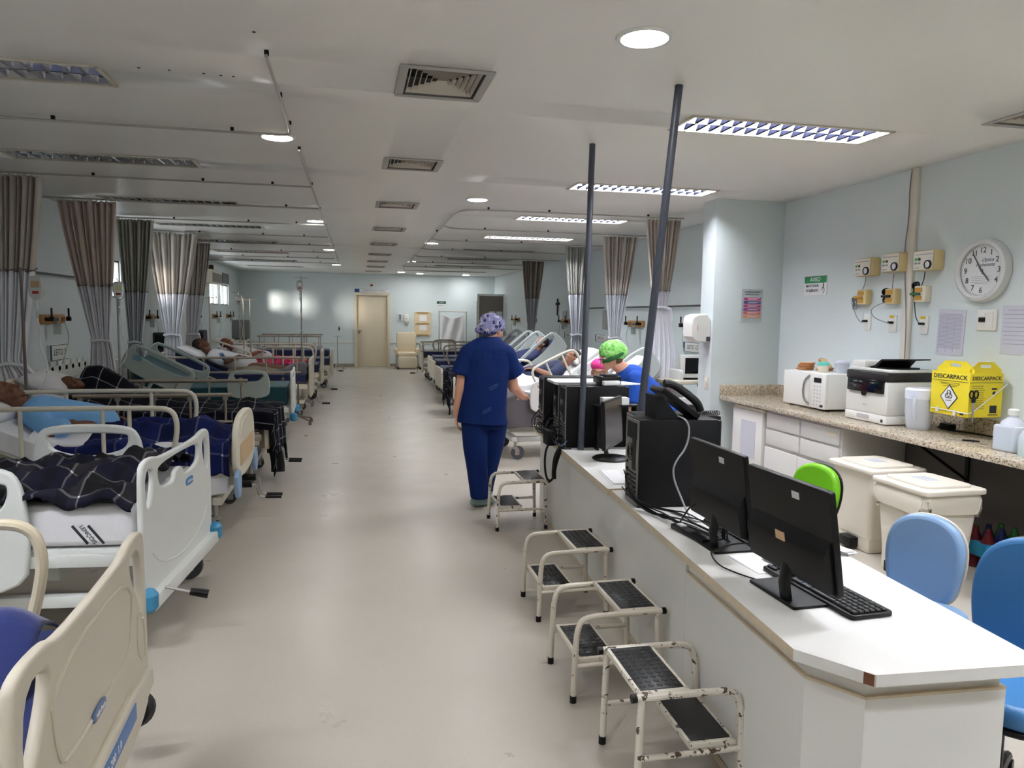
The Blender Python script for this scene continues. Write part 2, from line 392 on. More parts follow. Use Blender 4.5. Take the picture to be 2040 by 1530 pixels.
# chair rail and base on far and left walls
RAILM = mat('white_rail_paint', (208, 212, 208), 0.4)
for i, (x0, x1) in enumerate(((XL, 0.10), (1.12, XR))):
    struct('trim_%d' % (i+2), MB().box(((x0+x1)/2, YB-.008, .735), (x1-x0, .016, .05), .004), RAILM)
struct('trim_4', MB().box((XL+.008, 10.5, .90), (.016, 23.8, .16), .004), RAILM)
struct('trim_5', MB().box((XR-.008, 14.85, .90), (.016, 15.2, .16), .004), RAILM)
BASEM = mat('base_strip', (150, 138, 124), 0.5, var=0.1)
struct('baseboard_left', MB().box((XL+.006, 10, .04), (.012, 24.9, .08)), BASEM)
for i, (x0, x1) in enumerate(((XL, 0.10), (1.12, XR))):
    struct('baseboard_back_%d' % (i+1), MB().box(((x0+x1)/2, YB-.006, .05), (x1-x0, .012, .1)), BASEM)
# door in the far wall
m_ = MB()
for x in (.12, 1.10): m_.box((x, YB+.03, 1.08), (.075, .16, 2.16), .004)
m_.box((.61, YB+.03, 2.195), (1.055, .16, .075), .004)
d = struct('door_1', m_, CREAM)
leaf = MB().box((.61, YB+.07, 1.075), (.90, .035, 2.14), .003).obj('door_leaf', CREAM, d)
h = MB().box((.225, YB+.045, 1.08), (.05, .012, .13), .004); h.tube([(.225, YB+.04, 1.11), (.225, YB, 1.11), (.33, YB-.005, 1.11)], .010); h.cyl((.225, YB+.045, 1.02), (.225, YB+.02, 1.02), .016)
h.obj('door_handle', METAL, d)
struct('trim_8', MB().box((.61, YB+.25, 1.1), (1.2, .05, 2.4)), PAINT)  # unseen backing added to stop outside light leaking round the door leaf
# grey door leaf standing open against the right wall
m_ = MB()
m_.box((3.60, 21.0, 1.09), (.06, .07, 2.2), .004); m_.box((3.98, 21.03, 2.2), (.80, .07, .05), .004)
d = struct('door_2', m_, mat('white_trim', (216, 218, 214), 0.4))
MB().box((3.99, 21.02, 1.09), (.72, .04, 2.16), .003).obj('door_leaf', GREYDOOR, d)
m2 = MB().box((4.02, 20.99, 1.6), (.17, .006, .24)).box((4.23, 20.99, 1.60), (.17, .006, .24)).obj('notice', PAPER, d)
# ---------------- ceiling fixtures ----------------
FR = mat('fixture_frame', (206, 200, 186), 0.45)
def troffer(x, y, lit, label):
    t_ = thing('troffer_light', label, 'ceiling light', (x, y, ZC), 0, 'lit louvred troffers' if lit else 'unlit louvred troffers')
    f = MB(); w, d = TW, TD
    for s_ in (-1, 1):
        f.box((0, s_*(d/2+.008), -.004), (w+.045, .022, .008), .002); f.box((s_*(w/2+.008), 0, -.004), (.022, d+.04, .008), .002)
        f.box((0, s_*(d/2-.002), .045), (w, .004, .09)); f.box((s_*(w/2-.002), 0, .045), (.004, d, .09))
    f.box((0, 0, .092), (w, d, .004)); f.obj('frame', FR, t_)
    r2 = MB(); r = MB()   # parabolic louvre: reflectors either side of each tube and cross blades
    for cy in (-d/4, d/4):
        for s_ in (-1, 1):
            prof = [(cy+s_*(d/4-.004), 0.002), (cy+s_*(d/4-.022), .03), (cy+s_*(d/4-.055), .062), (cy+s_*.012, .078)]
            for (a, za), (b, zb) in zip(prof, prof[1:]): r.quad((-w/2+.004, a, za), (w/2-.004, a, za), (w/2-.004, b, zb), (-w/2+.004, b, zb))
        for k in range(1, 16):
            xx = -w/2+w*k/16
            (r2 if lit else r).prism([(-.009, 0), (.009, 0), (.003, .036), (-.003, .036)], cy-d/4+.006, cy+d/4-.006, T(xx, 0, .002) @ Matrix(((1, 0, 0, 0), (0, 0, 1, 0), (0, 1, 0, 0), (0, 0, 0, 1))))
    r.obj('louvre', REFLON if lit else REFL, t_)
    if lit: r2.obj('cross_blades', mat('louvre_blade_grey', (16, 17, 26), .9, var=0, spec=0), t_)  # blades darkened in colour so the dividers show against the tube glare
    else: r2.bm.free()
    for cy in (-d/4, d/4): MB().cyl((-w/2+.04, cy, .056), (w/2-.04, cy, .056), .013, seg=10).obj('tube', TUBEON if lit else TUBEOFF, t_)
    return t_
tl = ['dark louvred ceiling light over the left beds, %s' % s_ for s_ in ('cut by the left edge', 'just in front of the nearest curtain', 'third from the camera', 'fourth from the camera', 'fifth from the camera', 'sixth from the camera', 'seventh from the camera', 'farthest away near the far wall')]
tr = ['bright louvred ceiling light nearest the camera over the nurses desk', 'bright louvred ceiling light crossed by the grey poles, second over the desk', 'lit louvred ceiling light over the right beds, nearest of that row', 'lit louvred ceiling light over the right beds, second of that row',
      'dark louvred ceiling light over the right beds, third of that row', 'dark louvred ceiling light over the right beds, fourth of that row', 'dark louvred ceiling light over the right beds, fifth of that row', 'dark louvred ceiling light over the right beds, last before the far wall']
ALLT = tl+tr+['lit louvred ceiling light behind the camera on the left', 'lit louvred ceiling light behind the camera on the right', 'rearmost lit louvred ceiling light on the left', 'rearmost lit louvred ceiling light on the right']
for (x, y, lit), lb in zip(troffers, ALLT): troffer(x, y, lit, lb)
def downlight(x, y, label, off=False):
    t_ = thing('round_ceiling_light', label, 'ceiling light', (x, y, ZC), 0, 'round ceiling lights')
    MB().lathe([(.098, -.002), (.102, -.010), (.118, -.010), (.124, -.002), (.124, 0.0)], seg=32).obj('rim', PLW, t_)
    MB().lathe([(0, -.010), (.07, -.010), (.096, -.007), (.100, -.002), (0, -.001)], seg=32).obj('diffuser', TUBEOFF if off else LED, t_); return t_
for x, y, lb in ((1.24, 3.06, 'large lit round ceiling light above the desk, nearest the camera'), (-.486, 5.34, 'lit round ceiling light beside the nearest curtain rail corner'), (-.452, 9.98, 'second lit round light of the left row'), (-.40, 14.3, 'third lit round light of the left row'), (-.353, 18.6, 'farthest lit round light of the left row'),
                 (1.286, 7.6, 'lit round ceiling light just before the right curtain rail'), (1.333, 12.4, 'lit round light on the right rail, middle distance'), (1.36, 16.8, 'small lit round light on the right rail, far off'), (1.39, 21.1, 'leftmost of the three small lit round lights by the far wall'), (1.967, 21.65, 'middle of the three small lit round lights by the far wall'), (3.365, 21.85, 'rightmost of the small lit round lights by the far wall'),
                 (-.5, .9, 'round ceiling light behind the camera, left'), (1.24, -1.4, 'round ceiling light behind the camera, right'), (3.6, .9, 'round ceiling light above the end of the counter')):  # this last row is out of view, added for ambient light
    downlight(x, y, lb)
t_ = thing('ceiling_speaker', 'grey round fixture at the top edge of the ceiling', 'ceiling fixture', (-.44, 2.62, ZC))
MB().lathe([(0, -.012), (.105, -.012), (.125, -.008), (.130, 0)], seg=32).obj('grille', mat('grey_grille', (120, 128, 128), 0.4), t_)
MB().lathe([(.126, -.012), (.134, -.012), (.140, 0), (.126, 0)], seg=32).obj('rim', BLACK, t_)
GRL = mat('grille_paint', (168, 165, 160), 0.5, var=0.06); GRI = mat('grille_blade_paint', (214, 206, 194), 0.5, var=0.05)
gl = ['grey square ceiling air grille nearest the camera', 'second grey ceiling air grille above the aisle'] + ['grey ceiling air grille above the aisle, %s in the line' % s_ for s_ in ('third', 'fourth', 'fifth', 'sixth', 'seventh', 'eighth')] + ['farthest grey ceiling air grille in front of the far wall', 'grey ceiling air grille at the right edge above the clock wall']
for (x, y, w, d_), lb in zip(grilles, gl):
    t_ = thing('air_grille', lb, 'air vent', (x, y, ZC), 0, 'ceiling air grilles')
    f = MB()
    for s_ in (-1, 1): f.box((0, s_*(d_/2-.02), -.003), (w, .045, .006), .002); f.box((s_*(w/2-.02), 0, -.003), (.045, d_-.07, .006), .002)
    MB().box((0, 0, .097), (w-.07, d_-.07, .004)).obj('duct', mat('dark_duct', (30, 28, 27), .8), t_)
    for s_ in (-1, 1): f.box((0, s_*(d_/2-.032), .05), (w-.06, .004, .1)); f.box((s_*(w/2-.032), 0, .05), (.004, d_-.06, .1))
    f.obj('frame', GRL, t_)
    b = MB()
    for k in range(6):
        a = (w/2-.055)*(1-k/6.2); c_ = (d_/2-.055)*(1-k/6.2); a2 = a-.013; c2 = c_-.013
        P1 = [(-a, -c_, .004), (a, -c_, .004), (a, c_, .004), (-a, c_, .004)]; P2 = [(-a2, -c2, .030), (a2, -c2, .030), (a2, c2, .030), (-a2, c2, .030)]
        for q in range(4): b.quad(P1[q], P1[(q+1) % 4], P2[(q+1) % 4], P2[q])
    b.obj('blade', GRI, t_)
# ---------------- nurses' desk ----------------
TK = 0.0647
def fx(y): return 1.136+TK*y          # x of the panel face at depth y
desk = thing('nurses_desk', 'long white laminate nurses desk with a chamfered corner and worn tan edges', 'desk', (0, 0, 0))
def slab(poly, z0, z1, name):
    o = MB().prism(poly, z0, z1-.001).obj(name, LAMEDGE, desk); o['label'] = 'white desktop slab with worn tan edge'
    MB().prism([(x, y) for x, y in poly], z1-.001, z1).obj('laminate_sheet', WHITE, o)
    return o
near = [(1.178, 1.707), (1.300, 1.535), (1.80, 1.503), (1.803, 1.54), (1.932, 3.53), (1.318, 3.53)]
slab(near, .668, .70, 'desktop')
slab([(1.300, 3.532), (1.934, 3.532), (2.075, 5.75), (1.452, 5.75)], .672, .708, 'desktop')
# a pale edge band along the chamfer and the end
eb = MB()
pts = [(1.178, 1.707), (1.300, 1.535), (1.80, 1.503)]
for a, b in zip(pts, pts[1:]):
    d = Vector((b[0]-a[0], b[1]-a[1], 0)); nrm = Vector((d.y, -d.x, 0)).normalized()*.0015
    eb.quad((a[0]+nrm.x, a[1]+nrm.y, .668), (b[0]+nrm.x, b[1]+nrm.y, .668), (b[0]+nrm.x, b[1]+nrm.y, .6995), (a[0]+nrm.x, a[1]+nrm.y, .6995))
eb.obj('edge_band', WHITE, desk, fix=False)
MB().box((1.290, 1.5475, .684), (.026, .004, .031), rot=-.954).obj('missing_edge_patch', mat('bare_chipboard', (104, 66, 44), 0.8, var=0.2, scale=80), desk)
# lower box
bp = [(fx(2.62), 2.62), (fx(1.76)+.005, 1.76), (1.345, 1.622), (1.775, 1.598), (1.775, 1.62), (1.36, 1.645), (1.275, 1.77), (fx(2.62)+.02, 2.62)]
MB().prism(bp, 0, .582).obj('end_panel', WHITE, desk)
o = MB().prism([(x-.001*(i in (0, 1, 2)), y-.001*(i in (2, 3))) for i, (x, y) in enumerate(bp)], .582, .590).obj('edge_strip', LAMEDGE, desk)
rp = [(fx(2.62)+.012, 2.62), (fx(1.76)+.018, 1.77), (1.352, 1.634), (1.765, 1.61), (1.765, 1.63), (1.365, 1.655), (1.28, 1.78), (fx(2.62)+.03, 2.62)]
MB().prism(rp, .590, .668).obj('riser', WHITE, desk)
MB().prism([(fx(2.622), 2.622), (fx(5.70), 5.70), (fx(5.70)+.02, 5.70), (fx(2.622)+.02, 2.622)], 0, .668).obj('front_panel', WHITE, desk)
for y in (2.9, 4.3, 5.68): MB().prism([(fx(y)+.02, y), (fx(y)+.58, y-.04), (fx(y)+.58, y-.02), (fx(y)+.02, y+.02)], 0, .668).obj('support_panel', WHITE, desk)
kb_ = MB()
kb_.prism([(fx(5.6)-.003, 5.6), (fx(1.85)-.003, 1.85), (fx(1.85), 1.85), (fx(5.6), 5.6)], 0, .03); kb_.obj('kick_strip', LAMEDGE, desk)
# poles from the desk to the ceiling
for p0, p1, lb in (((1.50, 4.62, .708), (1.65, 4.97, 2.8), 'dark grey metal pole leaning from the desk to the ceiling, left one'), ((1.515, 3.72, .708), (1.667, 3.625, 2.8), 'dark grey metal pole rising from the desk to the ceiling, right of the two')):
    m_ = MB().tube([p0, p1], .0215, 14); o = m_.obj('ceiling_pole', DGREY); link_props(o, lb, 'pole')
# ---------------- monitors ----------------
STK = mat('sticker', (206, 206, 210), 0.5, var=0.02)
def monitor(label, c, rz, w, h, base, tilt, round_base=False, zb=.70):
    # local: +x is the screen side, back faces -x
    t_ = thing('monitor', label, 'monitor', (c[0], c[1], zb), rz, 'monitors on the nurses desk')
    M0 = T(0, 0, .085) @ RY(-tilt)
    m_ = MB().plate([rrect(w, h, .008)], .022, .004, M0 @ T(0, 0, h/2) @ FACE_X)
    m_.prism([(0, 0), (-.030, .01), (-.034, h*.34), (-.026, h*.40), (0, h*.52)], -w*.47, w*.47, M0 @ T(-.008, 0, .01) @ FACE_Y)
    m_.obj('housing', BLACK, t_)
    MB().plate([rrect(w-.022, h-.024, .003)], .002, 0, M0 @ T(.0118, 0, h/2) @ FACE_X).obj('screen', BLACKG, t_)
    s_ = MB()
    s_.tube([(-.035, 0, .006), (-.045, 0, .06), (-.03, 0, .16)], .028, 12, flat=(1.0, .45)); s_.obj('stand_neck', BLACK, t_)
    b_ = MB()
    if round_base: b_.lathe([(0, .0), (.115, 0), (.118, .008), (.105, .016), (0, .022)], (-.01, 0, 0), 28)
    else: b_.plate([rrect(base[0], base[1], .008)], .010, .002, T(.012, .05, .005))
    b_.obj('stand_base', BLACK, t_)
    MB().box(tuple(M0 @ Vector((-.0125, -w*.12, h-.045))), (.003, .035, .022), rot=RY(-tilt)).obj('sticker', STK, t_)
    return t_
t_ = monitor('black monitor nearest the camera, seen from behind with a small tan label', (1.392, 2.02), 0.03, .425, .325, (.145, .25), .16)
MB().box((-.083, -.02, .225), (.003, .045, .028), rot=RY(-.16)).obj('label', mat('tan_label', (196, 160, 128), 0.6), t_)
monitor('black monitor seen from behind between the nearest monitor and the black computer', (1.425, 2.555), 0.0, .43, .325, (.17, .25), .13)
t_ = monitor('small black monitor on an oval foot beside the left grey pole', (1.60, 4.28), -0.62, .42, .30, (.2, .2), .05, True, .708)
MB().box((-.034, .03, .20), (.003, .03, .035)).obj('label', STK, t_)
# ---------------- keyboards, mice ----------------
KEYM = mat('black_key', (24, 24, 27), 0.35)
def keyboard(label, c, rz):
    t_ = thing('keyboard', label, 'keyboard', (c[0], c[1], .70), rz, 'keyboards on the desk')
    m_ = MB().plate([rrect(.155, .46, .018)], .014, .004, T(0, 0, .009)); m_.obj('keyboard_case', BLACK, t_)
    for s_ in (-1, 1): pass
    k = MB()
    for r in range(6):
        for q in range(19):
            if q in (13, 16) and r > 0: continue
            if r == 5 and 4 <= q <= 8:
                if q == 6: k.box((-.055+.021*(5-r)+.0, -.21+.0232*q, .020), (.016, .108, .007), .002, seg=1)
                continue
            k.box((-.055+.021*(5-r), -.21+.0232*q, .020), (.017, .019, .007), .002, seg=1)
    k.obj('keys', KEYM, t_); return t_
keyboard('black keyboard at the near end of the desk, half under the nearest monitor', (1.525, 2.07), .05)
keyboard('black keyboard behind the second monitor', (1.60, 2.68), .03)
def mouse(label, c, rz, m):
    t_ = thing('mouse', label, 'mouse', (c[0], c[1], .70), rz, 'mice on the desk')
    b = MB().sph((0, 0, .010), (.030, .052, .022), 18); b.obj('mouse_body', m, t_)
    MB().tube([(0, .03, .030), (0, .012, .033)], .004, 8).obj('scroll_wheel', RUBBER, t_); return t_
mouse('grey mouse behind the stand of the nearest monitor', (1.53, 2.36), .3, mat('mouse_grey', (120, 118, 118), .35))
mouse('blue-black mouse under the nearest monitor', (1.50, 2.12), -.2, mat('mouse_blue', (30, 44, 92), .3))
# ---------------- computers ----------------
CASE = mat('computer_case_paint', (10, 10, 12), 0.5, var=0.1, scale=30, spec=.25); BACKM = mat('galvanised_back', (132, 130, 126), 0.5, 0.1, var=0.15, scale=40)
def computer(label, x0, y0, rz=TK*-1, w=.19, d=.42, h=.42, z=.70):
    # local: rear panel at x=0 facing the aisle, y thickness w
    t_ = thing('desktop_computer', label, 'computer', (x0, y0, z), rz, 'black desktop computers')
    MB().box((d/2, w/2, h/2), (d, w, h), .004).obj('case', CASE, t_)
    MB().box((d+.008, w/2, h/2), (.02, w-.006, h-.01), .006).obj('front_bezel', BLACK, t_)
    r = MB().box((-.002, w/2, h/2), (.006, w-.014, h-.012)); r.obj('rear_panel', BACKM, t_)
    q = MB(); q.box((-.006, w/2, h-.06), (.004, w-.05, .08)); q.box((-.006, w*.32, h*.60), (.004, .05, .16))
    for k in range(7): q.box((-.006, w/2, .03+.021*k), (.004, w-.05, .009))
    q.obj('ports', BLACK, t_)
    g = MB()
    for r_ in (.018, .030, .042): MB().tube([(-.007, w*.62+r_*math.cos(a), h*.60+r_*math.sin(a)) for a in [2*PI*i/20 for i in range(20)]], .0018, 5, True).obj('fan_grille_ring', BLACK, t_)
    for k in range(5): g.cyl((-.006, w*.78, .06+.035*k), (-.014, w*.78, .06+.035*k), .006, seg=8)
    g.obj('audio_ports', BLACK, t_); return t_
computer('large black computer tower standing behind the second monitor', 1.318, 3.17, d=.39)
computer('black computer tower behind the large one, its corner just showing', 1.40, 3.385, h=.41)
computer('black computer under the papers, nearest of the far group', 1.42, 4.70, z=.708)
computer('black computer under the papers, middle of the far group', 1.445, 4.96, z=.708)
computer('black computer at the far end of the desk by the nurse hand', 1.40, 5.22, h=.44, z=.708)
# papers on the far computers
def papers(label, c, size, rz, z, n=5, m=PAPER):
    t_ = MB()
    for k in range(n): t_.box((random.uniform(-.01, .01), random.uniform(-.01, .01), .0012+.0024*k), (size[0], size[1], .0016), rot=random.uniform(-.06, .06))
    o = t_.obj('paper_stack', m, None, loc=(c[0], c[1], z)); o.rotation_euler = (0, 0, rz); link_props(o, label, 'papers'); return o
papers('loose white papers lying across the far computers', (1.60, 4.95), (.42, .30), -.06, 1.129, 8)
papers('white paper hanging off the far computers beside the blue sleeve', (1.86, 4.86), (.20, .21), .3, 1.129, 3)
papers('white papers on the desk left of the large computer', (1.43, 3.78), (.10, .34), -.1, .709, 3)
papers('white papers on the desk between computer and second monitor', (1.58, 3.02), (.24, .19), .25, .70, 4)
papers('white sheet on the desk behind the nearest monitor', (1.47, 2.36), (.13, .20), .1, .70, 1)
papers('small folded white cloth or paper on the far desk edge by the green chair', (1.855, 2.42), (.05, .09), .2, .70, 8)
t_ = thing('label_printer', 'small black device with paper slips on the far computers', 'printer', (1.74, 4.80, 1.129), .1)
MB().box((0, 0, .04), (.16, .14, .05), .012).obj('printer_case', BLACK, t_); MB().box((.0, -.02, .072), (.11, .08, .012), .004).obj('lid', RUBBER, t_); MB().box((-.01, -.085, .02), (.12, .04, .03), .002).obj('paper_tray', PAPER, t_)
for sx in (-1, 1): MB().box((sx*.07, 0, .008), (.02, .12, .016)).obj('foot', RUBBER, t_)
t_ = thing('document_tray', 'black desk tray on the far computers beside the pole', 'tray', (1.66, 4.62, .708), -.06)
MB().box((.08, .0, .30), (.30, .10, .012), .003).obj('tray_shelf', BLACK, t_)
for sx in (-.05, .21): MB().box((sx, 0, .15), (.012, .09, .30)).obj('side', BLACK, t_)
MB().box((.07, 0, .33), (.18, .08, .045)).obj('card_box', PAPER, t_)
# desk telephone on the large computer
t_ = thing('desk_phone', 'black desk telephone propped on top of the large computer', 'telephone', (1.50, 3.26, 1.12), -.05)
ph = MB(); M0 = T(.03, 0, .075) @ RY(.62)
ph.plate([rrect(.23, .19, .02)], .028, .006, M0); ph.obj('phone_body', BLACK, t_)
h_ = MB(); h_.tube(smooth_path([M0 @ Vector(p) for p in ((-.125, -.07, .03), (-.09, -.07, .052), (0, -.07, .056), (.07, -.07, .052), (.105, -.07, .03))]), .019, 10); h_.obj('handset', BLACK, t_)
MB().prism([(-.06, 0), (.06, 0), (-.035, .11), (-.06, .11)], -.08, .08, T(-.03, 0, 0) @ FACE_Y).obj('phone_stand', BLACK, t_)
k_ = MB()
for i in range(5):
    for j in range(3): k_.box(tuple(M0 @ Vector((-.03+.03*i, .0+.03*j, .016))), (.018, .018, .006), rot=RY(.62))
k_.obj('buttons', mat('phone_button', (60, 60, 64), .5), t_)
MB().plate([rrect(.05, .13, .004)], .002, 0, M0 @ T(-.08, .02, .0155)).obj('display', mat('phone_display', (190, 176, 164), .3), t_)
cc = MB(); cc.tube([(.17+.0016*i, .035+.014*math.cos(i*.9), .012+.010*math.sin(i*.9)+.002) for i in range(70)], .0022, 5); cc.obj('coiled_cord', BLACK, t_)
# cables
def cable(name, label, pts, r, m, it=3, cat='cable', group=None):
    o = MB().tube(smooth_path(pts, it), r, 6).obj(name, m); return link_props(o, label, cat, group)
cable('cable', 'thick grey cable curling down the side of the large computer', [(1.50, 3.20, 1.14), (1.55, 3.13, 1.12), (1.545, 3.13, 1.0), (1.47, 3.12, .92), (1.47, 3.12, .85), (1.51, 3.10, .75), (1.50, 3.02, .708), (1.46, 2.9, .706)], .0045, mat('grey_cable', (150, 150, 154), .5))
rnd = random.Random(3)
for i in range(9):
    a = (1.36+rnd.uniform(-.04, .06), 3.1-rnd.uniform(0, .1), .706+rnd.uniform(0, .02)); b = (1.44+rnd.uniform(-.03, .08), 2.66+rnd.uniform(-.1, .1), .706)
    pts = [(1.31, 3.20+.02*i, .76+.03*(i % 4)), (1.285, 3.14, .74), a]
    for k in range(3): pts.append(tuple(a[j]+(b[j]-a[j])*(k+1)/4+rnd.uniform(-.045, .045)*(j < 2)+(rnd.uniform(0, .022) if j == 2 else 0) for j in range(3)))
    pts += [b, (1.43, 2.60-.01*i, .73), (1.44, 2.56, .82)] if i % 2 else [b, (1.50, 2.50, .706)]
    cable('cable', 'thin black cable in the tangle between the large computer and second monitor', pts, .0032, BLACK, group='tangled cables by the large computer')
cable('cable', 'black cable running from the tangle to the nearest monitor', [(1.43, 2.60, .706), (1.36, 2.50, .706), (1.30, 2.42, .73), (1.345, 2.32, .80), (1.385, 2.18, .83), (1.40, 2.10, .84)], .0035, BLACK)
cable('cable', 'black cable lying in a loop left of the nearest monitor stand', [(1.42, 2.62, .706), (1.33, 2.48, .706), (1.30, 2.36, .706), (1.31, 2.30, .706), (1.34, 2.22, .706), (1.42, 2.10, .706)], .0028, BLACK)
cable('cable', 'black power lead curving into the second monitor', [(1.38, 2.86, .706), (1.36, 2.80, .74), (1.37, 2.72, .84), (1.415, 2.62, .87)], .004, BLACK)
for i in range(7):
    y = 4.75+.11*i
    pts = [(1.41, y, .78+.05*(i % 4)), (1.34, y+rnd.uniform(-.05, .05), .80+.03*(i % 3)), (1.32+rnd.uniform(-.02, .03), y-.1, .76), (1.35, y-.14, .72+.01*i), (1.41, y-.2, .73)]
    cable('cable', 'black cable looping behind the far computers', pts, .0045, BLACK, group='looping cables behind the far computers')
cable('cable', 'blue network cable behind the far computers', [(1.42, 5.1, .86), (1.35, 5.0, .80), (1.34, 4.85, .79), (1.36, 4.72, .77), (1.33, 4.66, .76), (1.36, 4.62, .73), (1.42, 4.68, .76)], .0035, mat('blue_cable', (60, 84, 130), .5))
t_ = thing('cable_bundle', 'thick black cable bundle hanging over the aisle side of the desk', 'cable', (1.365, 4.80, .70))
MB().tube(smooth_path([(.05, .0, .03), (-.02, 0, .05), (-.07, -.02, -.02), (-.075, -.04, -.16), (-.05, -.05, -.24), (-.02, -.08, -.20), (-.01, -.12, -.06), (.03, -.14, .03)]), .008, 8).obj('cable_loop', BLACK, t_)
MB().tube(smooth_path([(.02, -.1, .02), (-.02, -.11, -.04), (-.03, -.11, -.14), (-.025, -.10, -.2)]), .016, 8).obj('tied_cables', BLACK, t_)
t_ = thing('power_adapter', 'black power adapter box at the edge of the desk under the far computers', 'power adapter', (1.345, 4.84, .709))
MB().box((0, 0, .055), (.07, .13, .11), .012).obj('adapter_case', BLACK, t_); MB().tube([(0.02, .09*math.cos(a), .075+.06*math.sin(a)) for a in [i*.32 for i in range(18)]], .004, 6).obj('adapter_lead', BLACK, t_)
t_ = thing('power_strip', 'black power block lying under the second monitor', 'power strip', (1.37, 2.72, .70), .12)
MB().box((0, 0, .012), (.05, .24, .022), .005).obj('strip_case', BLACK, t_); MB().box((.0, .07, .026), (.026, .04, .006)).obj('plug', PLW, t_)
# ---------------- granite counter ----------------
ct = thing('granite_counter', 'beige granite counter with low backsplash along the right wall', 'counter', (0, 0, 0))
MB().box((4.035, 2.92, .79), (.67, 7.84, .04), .004).obj('worktop', GRAN, ct)
MB().box((4.36, 2.91, .865), (.02, 7.82, .11), .002).obj('backsplash', GRAN, ct)
MB().box((4.035, 6.83, .865), (.66, .02, .11), .002).obj('side_splash', GRAN, ct)
def bracket(y, lb):
    t_ = thing('counter_bracket', lb, 'bracket', (4.36, y, 0), 0, 'black counter brackets')
    MB().box((-.01, 0, .55), (.02, .03, .42)).box((-.27, 0, .757), (.54, .03, .02)).obj('bracket_arm', BLACK, t_); MB().cyl((-.02, 0, .46), (-.46, 0, .745), .011).obj('brace', BLACK, t_)
bracket(4.36, 'black steel bracket under the counter behind the bins'); bracket(3.2, 'black steel bracket under the counter at the right edge')
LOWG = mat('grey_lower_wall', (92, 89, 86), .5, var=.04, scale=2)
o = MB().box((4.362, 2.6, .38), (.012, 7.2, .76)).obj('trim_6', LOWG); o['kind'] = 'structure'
# cupboard under the counter
cb = thing('drawer_cabinet', 'white drawer cabinet under the granite counter beside the fridge', 'cabinet', (0, 0, 0))
MB().box((4.06, 5.50, .41), (.58, 1.06, .70), .002).obj('carcass', WHITE, cb)
MB().box((4.10, 5.50, .03), (.48, 1.04, .06)).obj('plinth', WHITE, cb)
for j, y in enumerate((5.24, 5.77)):
    for z, h in ((.675, .135), (.52, .135)):
        d_ = MB().box((3.760, y, z), (.018, .505, h), .003).obj('drawer_front', WHITE, cb)
    d_ = MB().box((3.760 - (.008 if j else .02), y, .255), (.018, .505, .34), .003).obj('cabinet_door', WHITE, cb)
MB().box((3.749, 5.08, .69), (.002, .12, .03)).obj('paper_label', PLC, cb)
fr = thing('mini_fridge', 'small white fridge with a paper list, under the counter corner', 'fridge', (0, 0, 0))
MB().box((4.07, 6.36, .37), (.54, .54, .72), .008).obj('fridge_body', PLW, fr); MB().box((3.775, 6.36, .39), (.05, .54, .66), .010).obj('fridge_door', PLW, fr)
MB().box((3.80, 6.36, .735), (.08, .54, .03), .006).obj('fridge_top', PLC, fr)
o = MB().box((3.748, 6.33, .44), (.002, .26, .36)); o.obj('paper_list', mat('printed_paper', (196, 198, 208), .7, var=.12, scale=60), fr)
for p in ((3.85, 6.15), (3.85, 6.57), (4.28, 6.15), (4.28, 6.57)): MB().cyl((p[0], p[1], 0), (p[0], p[1], .02), .02).obj('foot', RUBBER, fr)
# ---------------- microwave and things on it ----------------
mw = thing('microwave', 'white microwave oven with an arched handle on the granite counter', 'microwave', (3.99, 5.80, .81), .0)
MB().box((.17, 0, .17), (.33, .60, .31), .012).obj('microwave_body', PLW, mw)
MB().box((-.008, .10, .17), (.03, .42, .305), .008).obj('microwave_door', PLW, mw)
MB().box((-.008, -.21, .17), (.03, .20, .305), .008).obj('control_panel', PLW, mw)
MB().tube(smooth_path([(-.02, -.085, .30), (-.055, -.06, .26), (-.062, -.05, .17), (-.055, -.06, .08), (-.02, -.085, .04)]), .010, 8).obj('door_handle', METAL, mw)
MB().box((-.0245, -.20, .265), (.003, .10, .042)).obj('display', BLACKG, mw)
k_ = MB()
for i in range(6):
    for j in range(3): k_.cyl((-.022, -.16-.04*j, .21-.032*i), (-.0255, -.16-.04*j, .21-.032*i), .009, seg=10)
k_.obj('buttons', mat('button_grey', (196, 198, 204), .5), mw)
for p in ((.04, .26), (.04, -.26), (.3, .26), (.3, -.26)): MB().cyl((p[0], p[1], 0), (p[0], p[1], .016), .018).obj('foot', RUBBER, mw)
MB().box((-.0235, -.26, .045), (.002, .05, .022)).obj('badge', INK, mw)
BREAD = mat('toast_crust', (176, 120, 76), .8, var=.35, scale=30, bump=.4, bscale=60); CRUMB = mat('bread_crumb', (222, 190, 150), .85, var=.15, scale=40, bump=.4, bscale=80)
def slice_(name, label, loc, rx, rz, g=None):
    t_ = thing(name, label, 'bread', loc, rz, g); R = RX(rx)
    MB().plate([chaikin([(-.06, -.055), (.06, -.055), (.062, .03), (.075, .055), (0, .075), (-.075, .055), (-.062, .03)], 2)], .014, .004, R @ T(0, 0, .009)).obj('crust', BREAD, t_)
    MB().plate([[(x*.9, y*.9) for x, y in chaikin([(-.06, -.055), (.06, -.055), (.062, .03), (.075, .055), (0, .075), (-.075, .055), (-.062, .03)], 2)]], .0155, .001, R @ T(0, 0, .009)).obj('crumb', CRUMB, t_); return t_
for i in range(4): slice_('toast_slice', 'brown bread slice, %s in the stack at the left on the microwave' % ('lowest', 'second', 'third', 'topmost')[i], (4.12+.006*(i % 2), 6.00-.008*i, 1.138+.018*i), 0, .2*i, 'bread slices stacked on the microwave')
slice_('toast_slice', 'brown bread slice leaning behind the jar on the microwave', (4.22, 5.86, 1.195), .75, .5, 'bread slices behind the jar')
